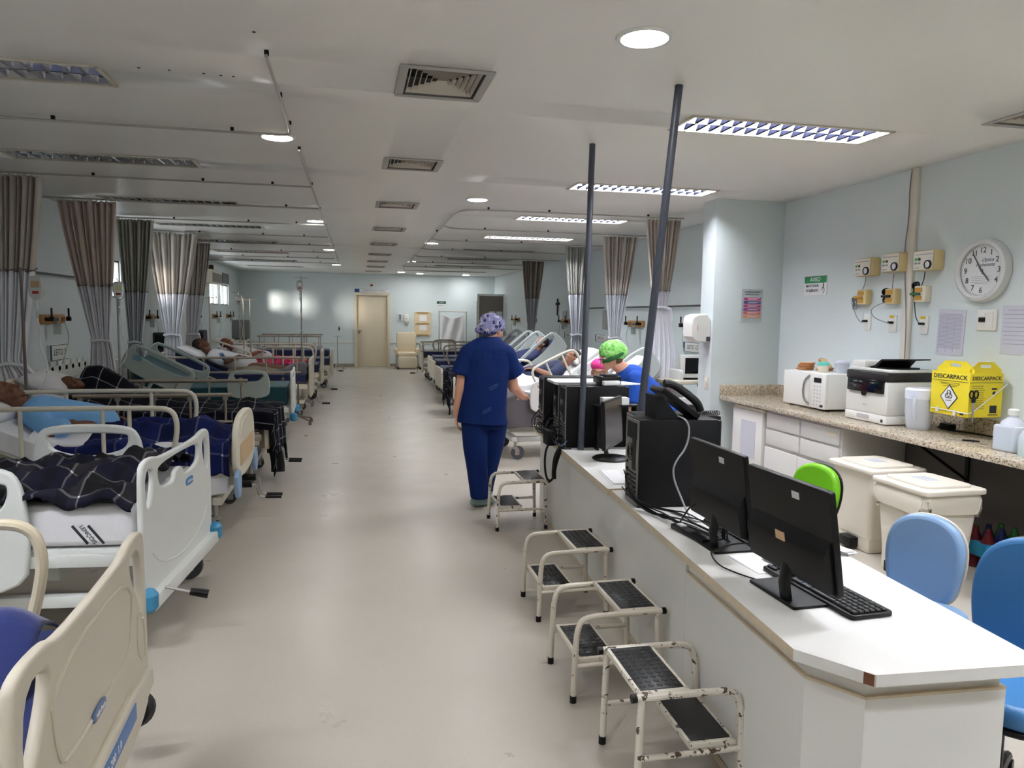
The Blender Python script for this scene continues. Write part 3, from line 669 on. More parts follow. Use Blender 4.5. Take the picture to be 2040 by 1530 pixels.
slice_('toast_slice', 'bread slice lying under the leaning slice behind the jar', (4.23, 5.87, 1.138), 0, .3, 'bread slices behind the jar')
slice_('toast_slice', 'second bread slice lying flat behind the jar', (4.24, 5.86, 1.156), .1, .8, 'bread slices behind the jar')
FROST = mat('frosted_plastic', (226, 232, 242), .25, var=.02, alpha=.62)
t_ = thing('jar', 'small jar of cream with a turquoise lid on the microwave', 'jar', (4.10, 5.72, 1.136))
MB().lathe([(0, 0), (.040, 0), (.045, .01), (.045, .062), (0, .062)], seg=24).obj('jar_body', mat('cream_food', (236, 228, 206), .4), t_)
MB().lathe([(.047, .060), (.050, .064), (.050, .082), (.040, .092), (0, .094)], seg=24).obj('lid', mat('turquoise_lid', (104, 206, 190), .4), t_)
t_ = thing('food_tub', 'translucent plastic tub behind the jar on the microwave', 'container', (4.20, 5.60, 1.136))
MB().lathe([(0, 0), (.050, 0), (.062, .09), (.058, .09), (.047, .004), (0, .004)], seg=24).obj('tub', FROST, t_); MB().lathe([(.066, .088), (.068, .104), (.05, .110), (0, .110)], seg=24).obj('lid', mat('pale_blue_lid', (220, 226, 240), .3), t_)
# ---------------- printer ----------------
pr_ = thing('laser_printer', 'white and black laser printer with a raised document feeder', 'printer', (3.93, 4.94, .81), 0)
MB().box((.20, 0, .20), (.40, .47, .26), .012).obj('printer_body', PLW, pr_)
MB().box((.195, 0, .038), (.39, .47, .066), .006).obj('paper_drawer', PLW, pr_)
MB().plate([rrect(.14, .03, .014)], .006, .002, T(-.003, .02, .045) @ FACE_X).obj('drawer_handle', mat('handle_grey', (182, 182, 184), .4), pr_)
MB().box((.20, 0, .362), (.41, .475, .07), .014).obj('scanner_base', mat('printer_black', (30, 28, 28), .4), pr_)
MB().box((-.006, .0, .285), (.03, .40, .10), .008).obj('output_tray', BLACKG, pr_)
MB().prism([(-.03, 0), (.03, 0), (.018, -.03), (-.018, -.03)], -.004, .004, T(-.02, 0, .236) @ FACE_X).obj('release_tab', BLACK, pr_)
MB().box((.21, -.005, .408), (.37, .46, .022), .006).obj('scanner_lid', PLW, pr_)
MB().box((.20, .15, .445), (.33, .15, .055), .012).obj('document_feeder', PLW, pr_)
MB().prism([(.06, .0), (-.02, .02), (-.09, .07), (-.25, .078), (-.245, .07), (-.10, .055), (-.04, .0)], -.15, .15, T(.20, .0, .425) @ FACE_X).obj('feeder_tray', BLACK, pr_)
MB().box((.20, -.06, .425), (.28, .2, .012), .003).obj('feeder_deck', BLACK, pr_)
MB().box((-.002, -.19, .03), (.004, .02, .022)).obj('size_label', INK, pr_)
text('badge', 'SCAN', .016, T(-.0065, 0, .135) @ ON_RIGHT, mat('teal_ink', (70, 150, 140), .6), pr_).name = 'badge'
# jug
t_ = thing('water_jug', 'translucent plastic water jug with a lid beside the printer', 'jug', (4.06, 4.53, .81))
MB().lathe([(0, 0), (.070, 0), (.080, .02), (.094, .13), (.096, .25), (.093, .25), (.090, .13), (.077, .024), (0, .006)], seg=32).obj('jug_body', FROST, t_)
MB().lathe([(0, .007), (.077, .024), (.083, .075), (0, .075)], seg=32).obj('water', mat('water', (214, 222, 232), .05, var=0, alpha=.5), t_)
MB().lathe([(.098, .225), (.100, .29), (.088, .305), (0, .308)], seg=32).obj('jug_lid', mat('jug_lid_plastic', (226, 230, 246), .3), t_)
MB().tube(smooth_path([(-.082, -.05, .24), (-.125, -.09, .235), (-.13, -.095, .16), (-.12, -.085, .09), (-.08, -.055, .085)]), .010, 8).obj('jug_handle', FROST, t_)
# sharps box
YEL = mat('yellow_card', (236, 216, 50), .6, var=.04); bx = thing('sharps_box', 'yellow cardboard sharps box with a biohazard diamond on the wall bracket', 'sharps box', (4.045, 4.085, .955))
MB().box((.135, .165, .15), (.27, .33, .30), .002).obj('carton', YEL, bx)
def tab(w, M, nm):
    oL = [(-w/2, 0), (w/2, 0), (w/2, .02), (w/2-.07, .075), (-w/2+.07, .075), (-w/2, .02)]
    MB().plate([oL, rrect(.09, .022, .008, 0, .045)[::-1]], .004, 0, M).obj(nm, YEL, bx)
tab(.32, T(.04, .165, .30) @ FACE_X, 'handle_flap'); tab(.26, T(.15, .03, .30) @ FACE_Y, 'handle_flap')
text('lettering', 'DESCARPACK', .042, T(-.002, .165, .265) @ ON_RIGHT, INK, bx, bold=.0004, wx=1.12)
text('lettering', 'DESCARPACK', .036, T(.135, -.002, .265) @ ON_BACK, INK, bx, bold=.0004, wx=1.04)
MB().box((-.0012, .165, .237), (.002, .31, .0025)).box((.135, -.0012, .237), (.26, .002, .0025)).obj('rule', INK, bx)
dm = lambda s_: [(-s_, 0), (0, -s_*1.15), (s_, 0), (0, s_*1.15)]
MB().plate([dm(.076)], .002, 0, T(-.0015, .165, .125) @ FACE_X).obj('diamond_border', INK, bx); MB().plate([dm(.067)], .002, 0, T(-.0027, .165, .125) @ FACE_X).obj('diamond_face', PAPER, bx)
bh = MB(); Mb = T(-.004, .165, .14) @ FACE_X
for k in range(3):
    a0 = PI/2+2*PI*k/3; cx_, cy_ = .016*math.cos(a0), .016*math.sin(a0)
    arc = [(cx_+.015*math.cos(a0+t), cy_+.015*math.sin(a0+t)) for t in [-2.5+5.0*i/14 for i in range(15)]]
    bh.tube([Mb @ Vector((x, y, 0)) for x, y in arc], .0028, 6)
bh.tube([Mb @ Vector((.013*math.cos(t), .013*math.sin(t), 0)) for t in [2*PI*i/16 for i in range(16)]], .0018, 5, True); bh.obj('biohazard_symbol', INK, bx)
MB().box((-.0035, .165, .100), (.001, .05, .004)).box((-.0012, .165, .213), (.002, .16, .0015)).box((-.0012, .165, .200), (.002, .12, .0015)).box((-.0012, .165, .222), (.002, .17, .0015)).obj('small_print', INK, bx)
sp_ = MB()
for k in range(12): sp_.box((.075+random.uniform(-.01, .01), -.0012, .215-.014*k), (.09, .002, .0022))
sp_.box((.20, -.0012, .195), (.04, .002, .012)).box((.20, -.0012, .165), (.022, .002, .022), rot=RY(.785)).box((.20, -.0012, .055), (.055, .002, .052)).box((.20, -.0012, .018), (.08, .002, .006)); sp_.box((-.0012, .05, .022), (.002, .03, .02)); sp_.obj('side_print', INK, bx)
wr = MB(); wr.tube([(-.006, .31, .035), (-.006, -.006, .028), (.03, -.012, .04), (.29, -.012, .225), (.31, .0, .235)], .004, 6); wr.box((-.01, .25, .03), (.012, .02, .03)).box((-.01, .10, .022), (.012, .02, .035)); wr.obj('wire_holder', PLW, bx)
t_ = thing('scissors', 'black-handled scissors hanging on the corner of the yellow box', 'scissors', (4.062, 4.062, 1.06))
sc = MB()
for s_ in (-1, 1): sc.tube([(.018*s_+.016*math.cos(a), 0, .055+.026*math.sin(a)) for a in [2*PI*i/16 for i in range(16)]], .005, 6, True)
sc.box((0, 0, .015), (.03, .008, .03), .003); sc.obj('handles', BLACK, t_)
MB().prism([(-.010, 0), (.010, 0), (.003, -.13), (-.003, -.13)], -.002, .002, FACE_Y).obj('blades', METAL, t_)
t_ = thing('kitchen_knife', 'small knife with a black handle lying on the granite', 'knife', (3.98, 4.02, .811), -.9)
MB().box((.03, 0, .006), (.10, .016, .011), .004).obj('handle', BLACK, t_); MB().prism([(-.02, -.008), (-.02, .008), (-.12, .002), (-.13, -.006)], 0, .003, T(0, 0, .004)).obj('blade', METAL, t_)
t_ = thing('charger_cable', 'black cord lying along the granite under the yellow box', 'cable', (0, 0, 0))
MB().tube(smooth_path([(4.25, 4.55, .818), (4.22, 4.42, .816), (4.28, 4.3, .816), (4.30, 4.1, .816), (4.31, 3.8, .816), (4.32, 3.5, .816)]), .006, 6).obj('cord', BLACK, t_); MB().box((4.25, 4.46, .835), (.07, .09, .05), .01).obj('adapter', BLACK, t_)
t_ = thing('detergent_bottle', 'white plastic bottle with pale blue liquid at the right edge of the counter', 'bottle', (3.96, 3.66, .81))
MB().plate([rrect(.14, .17, .03)], .16, .012, T(0, 0, .08)).lathe([(.07, .155), (.06, .185), (.028, .21), (.024, .235)], seg=20).obj('bottle_body', FROST, t_)
MB().plate([rrect(.128, .158, .028)], .085, .008, T(0, 0, .05)).obj('liquid', mat('pale_blue_liquid', (176, 206, 222), .1), t_)
MB().lathe([(.030, .225), (.032, .255), (.022, .262), (0, .262)], seg=20).obj('cap', PLW, t_)
t_ = thing('dish_bottle', 'clear bottle with a little green liquid beside the white bottle', 'bottle', (3.90, 3.50, .81))
MB().lathe([(0, 0), (.045, 0), (.048, .12), (.03, .15), (.028, .16), (0, .16)], seg=20).obj('bottle_body', FROST, t_); MB().lathe([(0, .004), (.043, .004), (.044, .03), (0, .03)], seg=20).obj('green_liquid', mat('green_liquid', (60, 170, 100), .1), t_)
# ---------------- pedal bins ----------------
BIN = mat('bin_plastic', (226, 220, 208), .4, var=.03)
def bin_(label, x, y, liner):
    t_ = thing('pedal_bin', label, 'bin', (x, y, 0), 0, 'white pedal bins')
    b = MB(); L = [(0, .21, .20), (.55, .235, .225)]
    vs = []
    for z, hx, hy in ((.10, .17, .175), (.56, .20, .21)): vs.append([b.bm.verts.new((px, py, z)) for px, py in rrect(hx*2, hy*2, .035)])
    b.bm.faces.new(vs[0][::-1]); b.bm.faces.new(vs[1])
    n_ = len(vs[0])
    for i in range(n_): b.bm.faces.new((vs[0][i], vs[0][(i+1) % n_], vs[1][(i+1) % n_], vs[1][i]))
    b.obj('bin_body', BIN, t_)
    q = MB(); q.box((.0, .0, .055), (.33, .34, .11), .01); q.obj('bin_base', BIN, t_)
    MB().box((-.19, .0, .05), (.08, .13, .07), .006).obj('pedal', BLACK, t_)
    l = MB().plate([rrect(.45, .48, .04)], .035, .010, T(0, 0, .578)); l.plate([rrect(.34, .37, .05)], .02, .006, T(0, 0, .602)); l.obj('lid', BIN, t_)
    MB().box((0, .02, .6125), (.10, .13, .001)).box((0, .02, .6135), (.035, .035, .001)).obj('lid_label', mat('faded_label', (190, 192, 200), .6, var=.2, scale=60), t_)
    if liner:
        k = MB(); N = 60
        R = []
        for zz, ex, am in ((.565, .010, .0), (.53, .022, .006), (.45, .020, .014), (.41, .010, .016)):
            R.append([k.bm.verts.new((px*(1+ex*4)+random.uniform(-am, am), py*(1+ex*4)+random.uniform(-am, am), zz+ (0 if zz > .5 else (-.04*math.cos(i/10)+random.uniform(-.01, .01))))) for i, (px, py) in enumerate(rrect(.40, .42, .05, n=11))])
        for A, B in zip(R, R[1:]):
            for i in range(len(A)): k.bm.faces.new((A[i], A[(i+1) % len(A)], B[(i+1) % len(A)], B[i]))
        k.obj('bin_liner', mat('white_bin_bag', (236, 230, 216), .3, var=.03, trans=.15), t_)
bin_('tall white pedal bin under the counter, farther one with plain rim', 3.62, 4.40, False)
bin_('tall white pedal bin with a bag hanging out under its lid', 3.53, 3.83, True)
# drink packs on the floor
t_ = thing('bottle_pack', 'shrink-wrapped pack of soft drink bottles on the floor under the counter', 'drinks', (4.10, 3.86, 0))
for i in range(3):
    for j in range(2):
        b = MB().lathe([(0, 0), (.045, 0), (.048, .02), (.048, .17), (.02, .24), (.016, .27), (0, .27)], (-.10+.10*i, -.05+.10*j, .0), 14).obj('bottle', mat(('dark_red_drink', 'dark_blue_drink', 'green_drink')[i], ((96, 26, 34), (30, 40, 90), (40, 96, 50))[i], .25), t_)
MB().plate([rrect(.31, .21, .05)], .09, .004, T(0, 0, .135)).obj('blue_wrap', mat('cyan_wrap', (40, 140, 180), .3, var=.25, scale=14), t_)
# ---------------- office chairs ----------------
def chair(label, x, y, rz, zc, w, h, m, tilt=.12, piping=None, seat=True):
    t_ = thing('office_chair', label, 'chair', (x, y, 0), rz)     # local -x is where the sitter faces
    M0 = T(.2, 0, zc) @ RY(tilt)
    oL = chaikin([(-w*.36, -h/2), (w*.36, -h/2), (w/2, -h*.05), (w*.46, h*.32), (w*.2, h/2), (-w*.2, h/2), (-w*.46, h*.32), (-w/2, -h*.05)], 3)
    MB().plate([oL], .055, .022, M0 @ FACE_X).obj('backrest', m, t_)
    MB().plate([[(a*1.015, b*1.015) for a, b in oL]], .014, .005, M0 @ T(.03, 0, 0) @ FACE_X).obj('back_shell', piping or BLACK, t_)
    MB().tube(smooth_path([M0 @ Vector((.04, 0, -h*.2)), (.27, 0, zc-h*.55), (.22, 0, .40), (.02, 0, .40)]), .022, 8, flat=(1.6, .6)).obj('back_bar', BLACK, t_)
    MB().plate([chaikin(rrect(.44, .44, .1, n=2), 1)], .07, .028, T(-.03, 0, .45)).obj('seat', m, t_)
    MB().plate([rrect(.42, .42, .1)], .02, .008, T(-.03, 0, .405)).obj('seat_pan', BLACK, t_)
    MB().cyl((0, 0, .09), (0, 0, .40), .025).obj('gas_column', BLACK, t_)
    for k in range(5):
        a = 2*PI*k/5+.3
        MB().tube([(0, 0, .11), (.16*math.cos(a), .16*math.sin(a), .10), (.28*math.cos(a), .28*math.sin(a), .065)], .02, 8, rs=[.026, .022, .016]).obj('base_leg', BLACK, t_)
        MB().cyl((.28*math.cos(a)-.018*math.sin(a), .28*math.sin(a)+.018*math.cos(a), .027), (.28*math.cos(a)+.018*math.sin(a), .28*math.sin(a)-.018*math.cos(a), .027), .027, seg=14).obj('caster', BLACK, t_)
    return t_
chair('bright green office chair with a black rim behind the desk', 2.36, 3.50, 0.35, .63, .30, .33, mat('lime_vinyl', (112, 180, 32), .35, var=.03))
chair('pale blue office chair with cream piping, between desk and bins', 2.10, 2.38, 0.45, .63, .31, .37, mat('pale_blue_vinyl', (124, 154, 190), .42, var=.05), piping=mat('cream_piping', (196, 190, 178), .5))
chair('darker blue office chair cut by the right edge of the photo', 2.04, 1.86, 0.30, .64, .42, .48, mat('mid_blue_vinyl', (56, 112, 164), .42, var=.06), piping=mat('black_shell', (24, 24, 26), .5))
# ---------------- two-step stools ----------------
def stool(label, x, y, rz, flip, m, studs, cap_=True):
    # local: low step at +x... 0 is the high side; frames run in x, width in y
    t_ = thing('step_stool', label, 'step stool', (x, y, 0), rz, None); s_ = -1 if flip else 1
    Lh, Lt, Wd, zt, zl, r = .17, .40, .35, .365, .175, .0125
    for yy in (0, Wd):
        f = MB(); f.tube(smooth_path([(0, yy, zt), (.02, yy, zt), (.27*s_, yy, zt), (.36*s_, yy, zt-.005), (.385*s_, yy, zt-.06), (.39*s_, yy, zl), (.395*s_, yy, .0)], 2) if True else [], r, 10)
        f.obj('side_frame', m, t_)
        g = MB().cyl((.03*s_, yy, zt-.005), (.02*s_, yy, .0), r); g.obj('leg', m, t_)
        MB().cyl((.025*s_, yy, zl-.02), (.39*s_, yy, zl-.02), r*.8).obj('lower_rail', m, t_)
        if cap_:
            MB().cyl((.02*s_, yy, .0), (.02*s_, yy, .03), r*1.15).obj('foot_cap', BLACK, t_); MB().cyl((.395*s_, yy, 0), (.395*s_, yy, .03), r*1.15).obj('foot_cap', BLACK, t_)
            MB().cyl((-.006*s_, yy, zt), (.012*s_, yy, zt), r*1.12).obj('end_cap', BLACK, t_)
    for x0, x1, z, k in ((.02, .20, zt+.004, 0), (.205, .375, zl, 1)):
        a, b = sorted((x0*s_, x1*s_)); cx = (a+b)/2
        e = MB()
        for yy in (.012, Wd-.012): e.box((cx, yy, z), (b-a, .02, .02), .003)
        for xx in (a+.008, b-.008): e.box((xx, Wd/2, z), (.014, Wd-.02, .02), .003)
        e.obj('tread_frame', m, t_)
        p = MB().box((cx, Wd/2, z+.006), (b-a-.026, Wd-.045, .010), .002)
        if studs[k]:
            nx, ny = 5, 10
            for i in range(nx):
                for j in range(ny): p.cyl((a+.03+(b-a-.06)*i/(nx-1), .045+(Wd-.09)*j/(ny-1), z+.011), (a+.03+(b-a-.06)*i/(nx-1), .045+(Wd-.09)*j/(ny-1), z+.0135), .0105, .009, 12)
        p.obj('rubber_tread', RUBS, t_)
    return t_
stool('chipped white two-step stool nearest the camera, high step towards the aisle', .885, 2.12, -.02, False, GCH, (True, False))
stool('white two-step stool with studded treads, second from the camera', 1.285, 2.77, .0, True, GCH2, (True, True))
stool('white two-step stool third from the camera, right below the desk step', 1.345, 3.58, .0, True, GCH2, (True, True))
stool('rusty chipped two-step stool beside the standing nurse foot', 1.445, 5.20, .0, True, GCH, (False, False))
# ---------------- wall clock ----------------
CK = T(4.365, 4.352, 1.962)
t_ = thing('wall_clock', 'large round white wall clock showing about five to four', 'clock', (4.365, 4.352, 1.962))
MB().lathe([(.19, 0), (.235, .0), (.238, .02), (.225, .05), (.205, .060), (.190, .045), (.188, .030)], seg=56, M=RY(-PI/2)).obj('rim', mat('clock_rim', (212, 214, 216), .3, var=.02), t_)
MB().lathe([(0, .022), (.19, .022), (.19, .0), (0, .0)], seg=56, M=RY(-PI/2)).obj('dial', PAPER, t_)
for k in range(1, 13):
    if k == 5: continue
    a = 2*PI*k/12; o = text('numeral', str(k), .058, T(-.0235, -.148*math.sin(a), .148*math.cos(a)) @ ON_RIGHT, INK, t_, bold=.0008)
tk = MB()
for k in range(60):
    a = 2*PI*k/60; tk.box((-.0232, -.182*math.sin(a), .182*math.cos(a)), (.001, .002, .008), rot=RX(a))
tk.obj('minute_marks', INK, t_)
def hand(nm, ang, L, w, x):
    o = MB().prism([(-w, -.035), (w, -.035), (w*.7, L), (-w*.7, L)], 0, .002).obj(nm, INK, t_); o.data.transform(T(x, 0, 0) @ Matrix(((0, 0, -1, 0), (-1, 0, 0, 0), (0, 1, 0, 0), (0, 0, 0, 1))) @ RZ(-ang))
hand('minute_hand', math.radians(327), .15, .006, -.028); hand('hour_hand', math.radians(117+22), .105, .007, -.026)
MB().cyl((-.02, 0, 0), (-.032, 0, 0), .009).obj('hub', INK, t_)
text('clock_lettering', 'Optica', .038, T(-.0235, -.045, .075) @ ON_RIGHT, mat('navy_ink', (60, 66, 100), .6, var=0), t_, shear=.4)
text('clock_lettering', 'Exuberante', .036, T(-.0235, -.025, .040) @ ON_RIGHT, MATS['navy_ink'], t_, shear=.4)
q = MB()
for z in (-.045, -.058, -.072, -.086): q.box((-.0235, -.005, z), (.001, .19, .0018))
q.box((-.0235, -.0, -.098), (.001, .12, .003)); q.obj('address_lines', INKG, t_)
MB().lathe([(0, .036), (.188, .036), (.188, .034), (0, .034)], seg=48, M=RY(-PI/2)).obj('cover_glass', GLASS, t_)
t_.scale = (1, .95, .95)
# ---------------- gas alarm panels, outlets ----------------
ALC = mat('alarm_box_plastic', (206, 186, 138), .45, var=.04); ALF = mat('alarm_face', (222, 218, 208), .4, var=.03); GRN = mat('green_button', (40, 130, 70), .4, emit=.3, var=0); RED = mat('dark_red_button', (90, 20, 34), .4, var=0)
GOLD = mat('brass_socket', (196, 150, 70), .35, .6, var=.2, scale=40); YST = mat('yellow_sticker', (220, 184, 40), .6, var=0)
al = ('leftmost', 'middle', 'rightmost')
for i, (y, z) in enumerate(((5.50, 2.053), (5.17, 2.07), (4.82, 2.063))):
    t_ = thing('gas_alarm', 'beige gas alarm box with round dial, %s of three on the wall' % al[i], 'alarm box', (4.37, y, z), 0, None)
    MB().box((-.05, 0, 0), (.10, .21, .155), .018).obj('alarm_case', ALC, t_); MB().box((-.102, .0, 0), (.004, .195, .14), .002).obj('alarm_face', ALF, t_)
    MB().lathe([(0, 0), (.026, 0), (.028, .006), (.0, .008)], seg=24, M=T(-.103, -.055, -.035) @ RY(-PI/2)).obj('dial', PAPER, t_); MB().lathe([(.022, 0), (.034, 0), (.034, .012), (.024, .012)], seg=24, M=T(-.103, -.055, -.035) @ RY(-PI/2)).obj('dial_ring', BLACK, t_)
    MB().cyl((-.103, .07, .01), (-.109, .07, .01), .011).obj('green_lamp', GRN, t_); MB().cyl((-.103, .035, .01), (-.109, .035, .01), .011).obj('red_button', RED, t_)
    q = MB().box((-.1045, .0, .045), (.001, .17, .004)).box((-.1045, .07, -.02), (.001, .025, .012)).box((-.1045, .035, -.02), (.001, .022, .012)).box((-.1045, .06, -.055), (.001, .05, .005)); q.obj('print', INKG, t_)
for i, (y, z) in enumerate(((5.54, 1.80), (5.20, 1.80), (4.88, 1.81))):
    t_ = thing('gas_outlet', 'small beige wall outlet box with brass contacts, %s below the alarms' % al[i], 'wall outlet', (4.37, y, z))
    MB().box((-.032, 0, 0), (.064, .11, .125), .008).obj('outlet_case', ALC if i < 2 else PLC, t_); MB().box((-.0655, .01, .032), (.004, .075, .035)).box((-.0655, .01, -.032), (.004, .075, .035)).obj('contacts', GOLD, t_); MB().box((-.072, .035, 0), (.02, .10, .02), .006).obj('plug_valve', (GOLD, BLACK, mat('green_valve', (40, 96, 60), .5))[i], t_)
for i, (y, z) in enumerate(((5.52, 1.585), (5.21, 1.575), (4.875, 1.57))):
    t_ = thing('power_outlet', 'white power socket with a black plug, %s of three' % al[i], 'power socket', (4.37, y, z))
    MB().box((-.006, 0, 0), (.012, .085, .14), .006).obj('outlet_plate', PLW, t_); MB().box((-.03, .0, .01), (.05, .026, .020), .006).obj('plug', BLACK, t_)
    if i: MB().box((-.0125, .01, .058), (.002, .05, .022)).obj('yellow_label', YST, t_)
    y2 = (5.50, 5.17, 4.84)[i]
    cable('cable', 'thin cord from the %s alarm box down to its white socket' % al[i], [(4.31, y2, 1.98), (4.32, y2+.02, 1.90), (4.32, y2+(.10, .02, .09)[i], 1.80), (4.31, y2+(.18, .06, .09)[i], 1.76), (4.30, y2+(.12, .25, .07)[i], 1.70), (4.32, y2+(.1, .22, .075)[i], 1.62), (4.31, y2+.02, 1.575), (4.32, y, z+.01)], .0035, (INKG, INKG, INK)[i])
    t_ = thing('cord_bundle', 'bundled cord knot hanging beside the %s beige outlet box' % al[i], 'cable', (4.325, y2+(.14, .10, .10)[i], (1.745, 1.80, 1.84)[i]))
    q = MB()
    for k in range(5): q.tube([(.01*math.sin(a*2+k), (.022+.003*k)*math.cos(a), (.055-.005*k)*math.sin(a)+.008*k) for a in [2*PI*j/14 for j in range(14)]], .004, 6, True)
    q.obj('coils', (INKG, BLACK, BLACK)[i], t_)
# conduit with cable
t_ = thing('wall_conduit', 'white vertical conduit running down the right wall behind the printer', 'conduit', (4.37, 5.05, 0))
MB().box((-.015, 0, 1.865), (.03, .085, 1.87), .004).obj('conduit_body', mat('ivory_conduit', (214, 208, 196), .45), t_)
MB().tube(smooth_path([(-.035, .02, 2.79), (-.036, .035, 2.65), (-.036, .02, 2.4), (-.036, .05, 2.2), (-.036, .02, 1.9), (-.036, -.02, 1.6), (-.04, -.03, 1.3)]), .004, 6).obj('loose_cord', INKG, t_)
# signs
t_ = thing('notice_sign', 'green and white notice sign reading AVISO MANTENHA O SILENCIO', 'sign', (4.366, 6.275, 1.93))
MB().box((0, 0, 0), (.004, .35, .19)).obj('panel', PAPER, t_); MB().box((-.003, 0, .055), (.002, .335, .066)).obj('green_header', mat('sign_green', (32, 130, 78), .5, var=0), t_)
text('lettering', 'AVISO', .058, T(-.005, 0, .054) @ ON_RIGHT, PAPER, t_, bold=.0003); text('lettering', 'MANTENHA', .036, T(-.0035, .045, -.005) @ ON_RIGHT, INK, t_, bold=.0002); text('lettering', 'O SILÊNCIO', .036, T(-.0035, .045, -.050) @ ON_RIGHT, INK, t_, bold=.0002)
MB().tube([(-.004, -.125+.018*math.cos(a), -.05+.026*math.sin(a)) for a in [i*.45 for i in range(12)]], .002, 5).cyl((-.004, -.12, -.03), (-.004, -.13, .02), .004).obj('hush_icon', INK, t_)
t_ = thing('procedure_poster', 'small poster with pink, purple and orange bands on the stub wall', 'poster', (4.03, 6.836, 1.74))
MB().box((0, 0, 0), (.235, .004, .33)).obj('panel', mat('poster_grey', (180, 190, 192), .4, var=.02), t_)
for k, (c_, l) in enumerate((((196, 60, 130), 0), ((92, 66, 140), 0), ((176, 56, 120), 0), ((150, 64, 140), 0), ((206, 92, 90), 0), ((226, 142, 104), 0))):
    MB().box((.01, -.003, .065-.036*k), (.175, .002, .028)).obj('band', mat('band_%d' % k, c_, .5, var=0), t_); MB().cyl((-.085, -.0035, .065-.036*k), (-.085, -.006, .065-.036*k), .013).obj('band_icon', MATS['band_%d' % k], t_)
text('heading', 'OS 10 MANDAMENTOS', .0185, T(.0, -.003, .135) @ ON_BACK, INK, t_, wx=.95); text('heading', 'HIGIENE DAS MAOS', .0185, T(.0, -.003, .108) @ ON_BACK, INK, t_, wx=.95)
q = MB()
for k in range(6): q.box((.015, -.0045, .068-.036*k), (.13, .001, .005)).box((.0, -.0045, .060-.036*k), (.10, .001, .003))
q.obj('band_text', PAPER, t_)
def wall_paper(label, y, z, w, h, rows, cols=1, tilt=0.0):
    t_ = thing('wall_notice', label, 'notice', (4.366, y, z))
    o = MB().box((0, 0, 0), (.003, w, h)).obj('sheet', mat('plastic_sleeve_paper', (206, 206, 220), .25, var=.02), t_); q = MB()
    for r in range(rows): q.box((-.0022, .01*(r % 2), h*.40-h*.78*r/rows), (.001, w*(.86 if r else .7), h*.016))
    for c_ in range(cols): q.box((-.0022, w*.42-w*.84*c_/max(1, cols), -.02), (.001, .0015, h*.8))
    q.obj('printed_lines', mat('faint_ink', (168, 168, 186), .7, var=0), t_); t_.rotation_euler = (tilt, 0, 0); return t_
wall_paper('printed list in a plastic sleeve under the clock, left one', 4.615, 1.52, .25, .335, 26, 3, .03)
wall_paper('printed notice with bold headings at the right edge of the wall', 4.02, 1.55, .32, .33, 9, 0)
wall_paper('paper notice lower down at the right edge, beside the yellow box', 3.80, 1.24, .20, .26, 8, 0)
t_ = thing('light_switch', 'white light switch with a dark rocker under the clock', 'switch', (4.37, 4.30, 1.615))
MB().box((-.007, 0, 0), (.014, .165, .15), .006).obj('switch_plate', PLW, t_); MB().box((-.016, .035, .0), (.006, .05, .03)).obj('rocker', BLACK, t_); MB().box((-.016, .035, .035), (.006, .05, .03)).box((-.016, -.03, .0), (.003, .05, .11)).obj('blank', PLW, t_)
t_ = thing('towel_dispenser', 'white dispenser with a dark square badge on the end of the stub wall', 'dispenser', (3.60, 6.98, 1.35))
MB().plate([chaikin([(0, 0), (-.20, .005), (-.215, .23), (-.18, .29), (0, .30)], 1)], .22, .015, FACE_Y).obj('dispenser_body', PLW, t_); MB().box((-.03, -.112, .04), (.04, .004, .045)).obj('badge', INK, t_); MB().box((-.15, -.112, .15), (.006, .003, .07)).obj('red_mark', mat('faded_red', (190, 120, 110), .5), t_)
t_ = thing('light_switch', 'beige switch plate on the left face of the stub wall', 'switch', (3.598, 6.92, .93)); MB().box((-.005, 0, 0), (.01, .07, .12), .004).obj('switch_plate', PLC, t_); MB().box((-.012, 0, 0), (.006, .03, .05), .002).obj('rocker', PLW, t_)
# ---------------- far wall things ----------------
def on_back(name, label, cat, x, z): return thing(name, label, cat, (x, YB, z))
t_ = on_back('door_sign', 'long white and blue sign above the cream door', 'sign', .62, 2.30)
MB().box((0, -.006, 0), (1.02, .012, .10)).obj('panel', PAPER, t_); MB().box((-.45, -.014, 0), (.14, .004, .10)).obj('blue_end', mat('sign_blue', (30, 74, 130), .5, var=0), t_); text('lettering', 'UNIDADE DE TERAPIA INTENSIVA', .05, T(.06, -.0135, 0) @ ON_BACK, INK, t_, wx=.9)
MB().box((0, -.013, .047), (1.0, .002, .004)).box((0, -.013, -.047), (1.0, .002, .004)).obj('border', INK, t_)
t_ = on_back('alarm_bell', 'small red alarm lamp above the door sign', 'alarm lamp', .60, 2.46); MB().sph((0, -.02, 0), (.045, .04, .03)).obj('red_dome', mat('red_dome', (150, 30, 34), .3), t_); MB().box((0, -.004, 0), (.10, .008, .08)).obj('mount', PLW, t_)
t_ = on_back('exit_notice', 'dark green notice strip with white letters on the far wall', 'sign', 2.71, 1.98); MB().box((0, -.004, 0), (.28, .008, .075)).obj('panel', mat('dull_green', (40, 84, 66), .5), t_); text('lettering', 'AVISO', .05, T(0, -.009, -.0) @ ON_BACK, PAPER, t_)
t_ = on_back('exit_notice', 'small white notice under the green strip on the far wall', 'sign', 2.69, 1.88); MB().box((0, -.003, 0), (.26, .006, .09)).obj('panel', PAPER, t_); text('lettering', 'SILÊNCIO', .045, T(0, -.007, 0) @ ON_BACK, INK, t_)
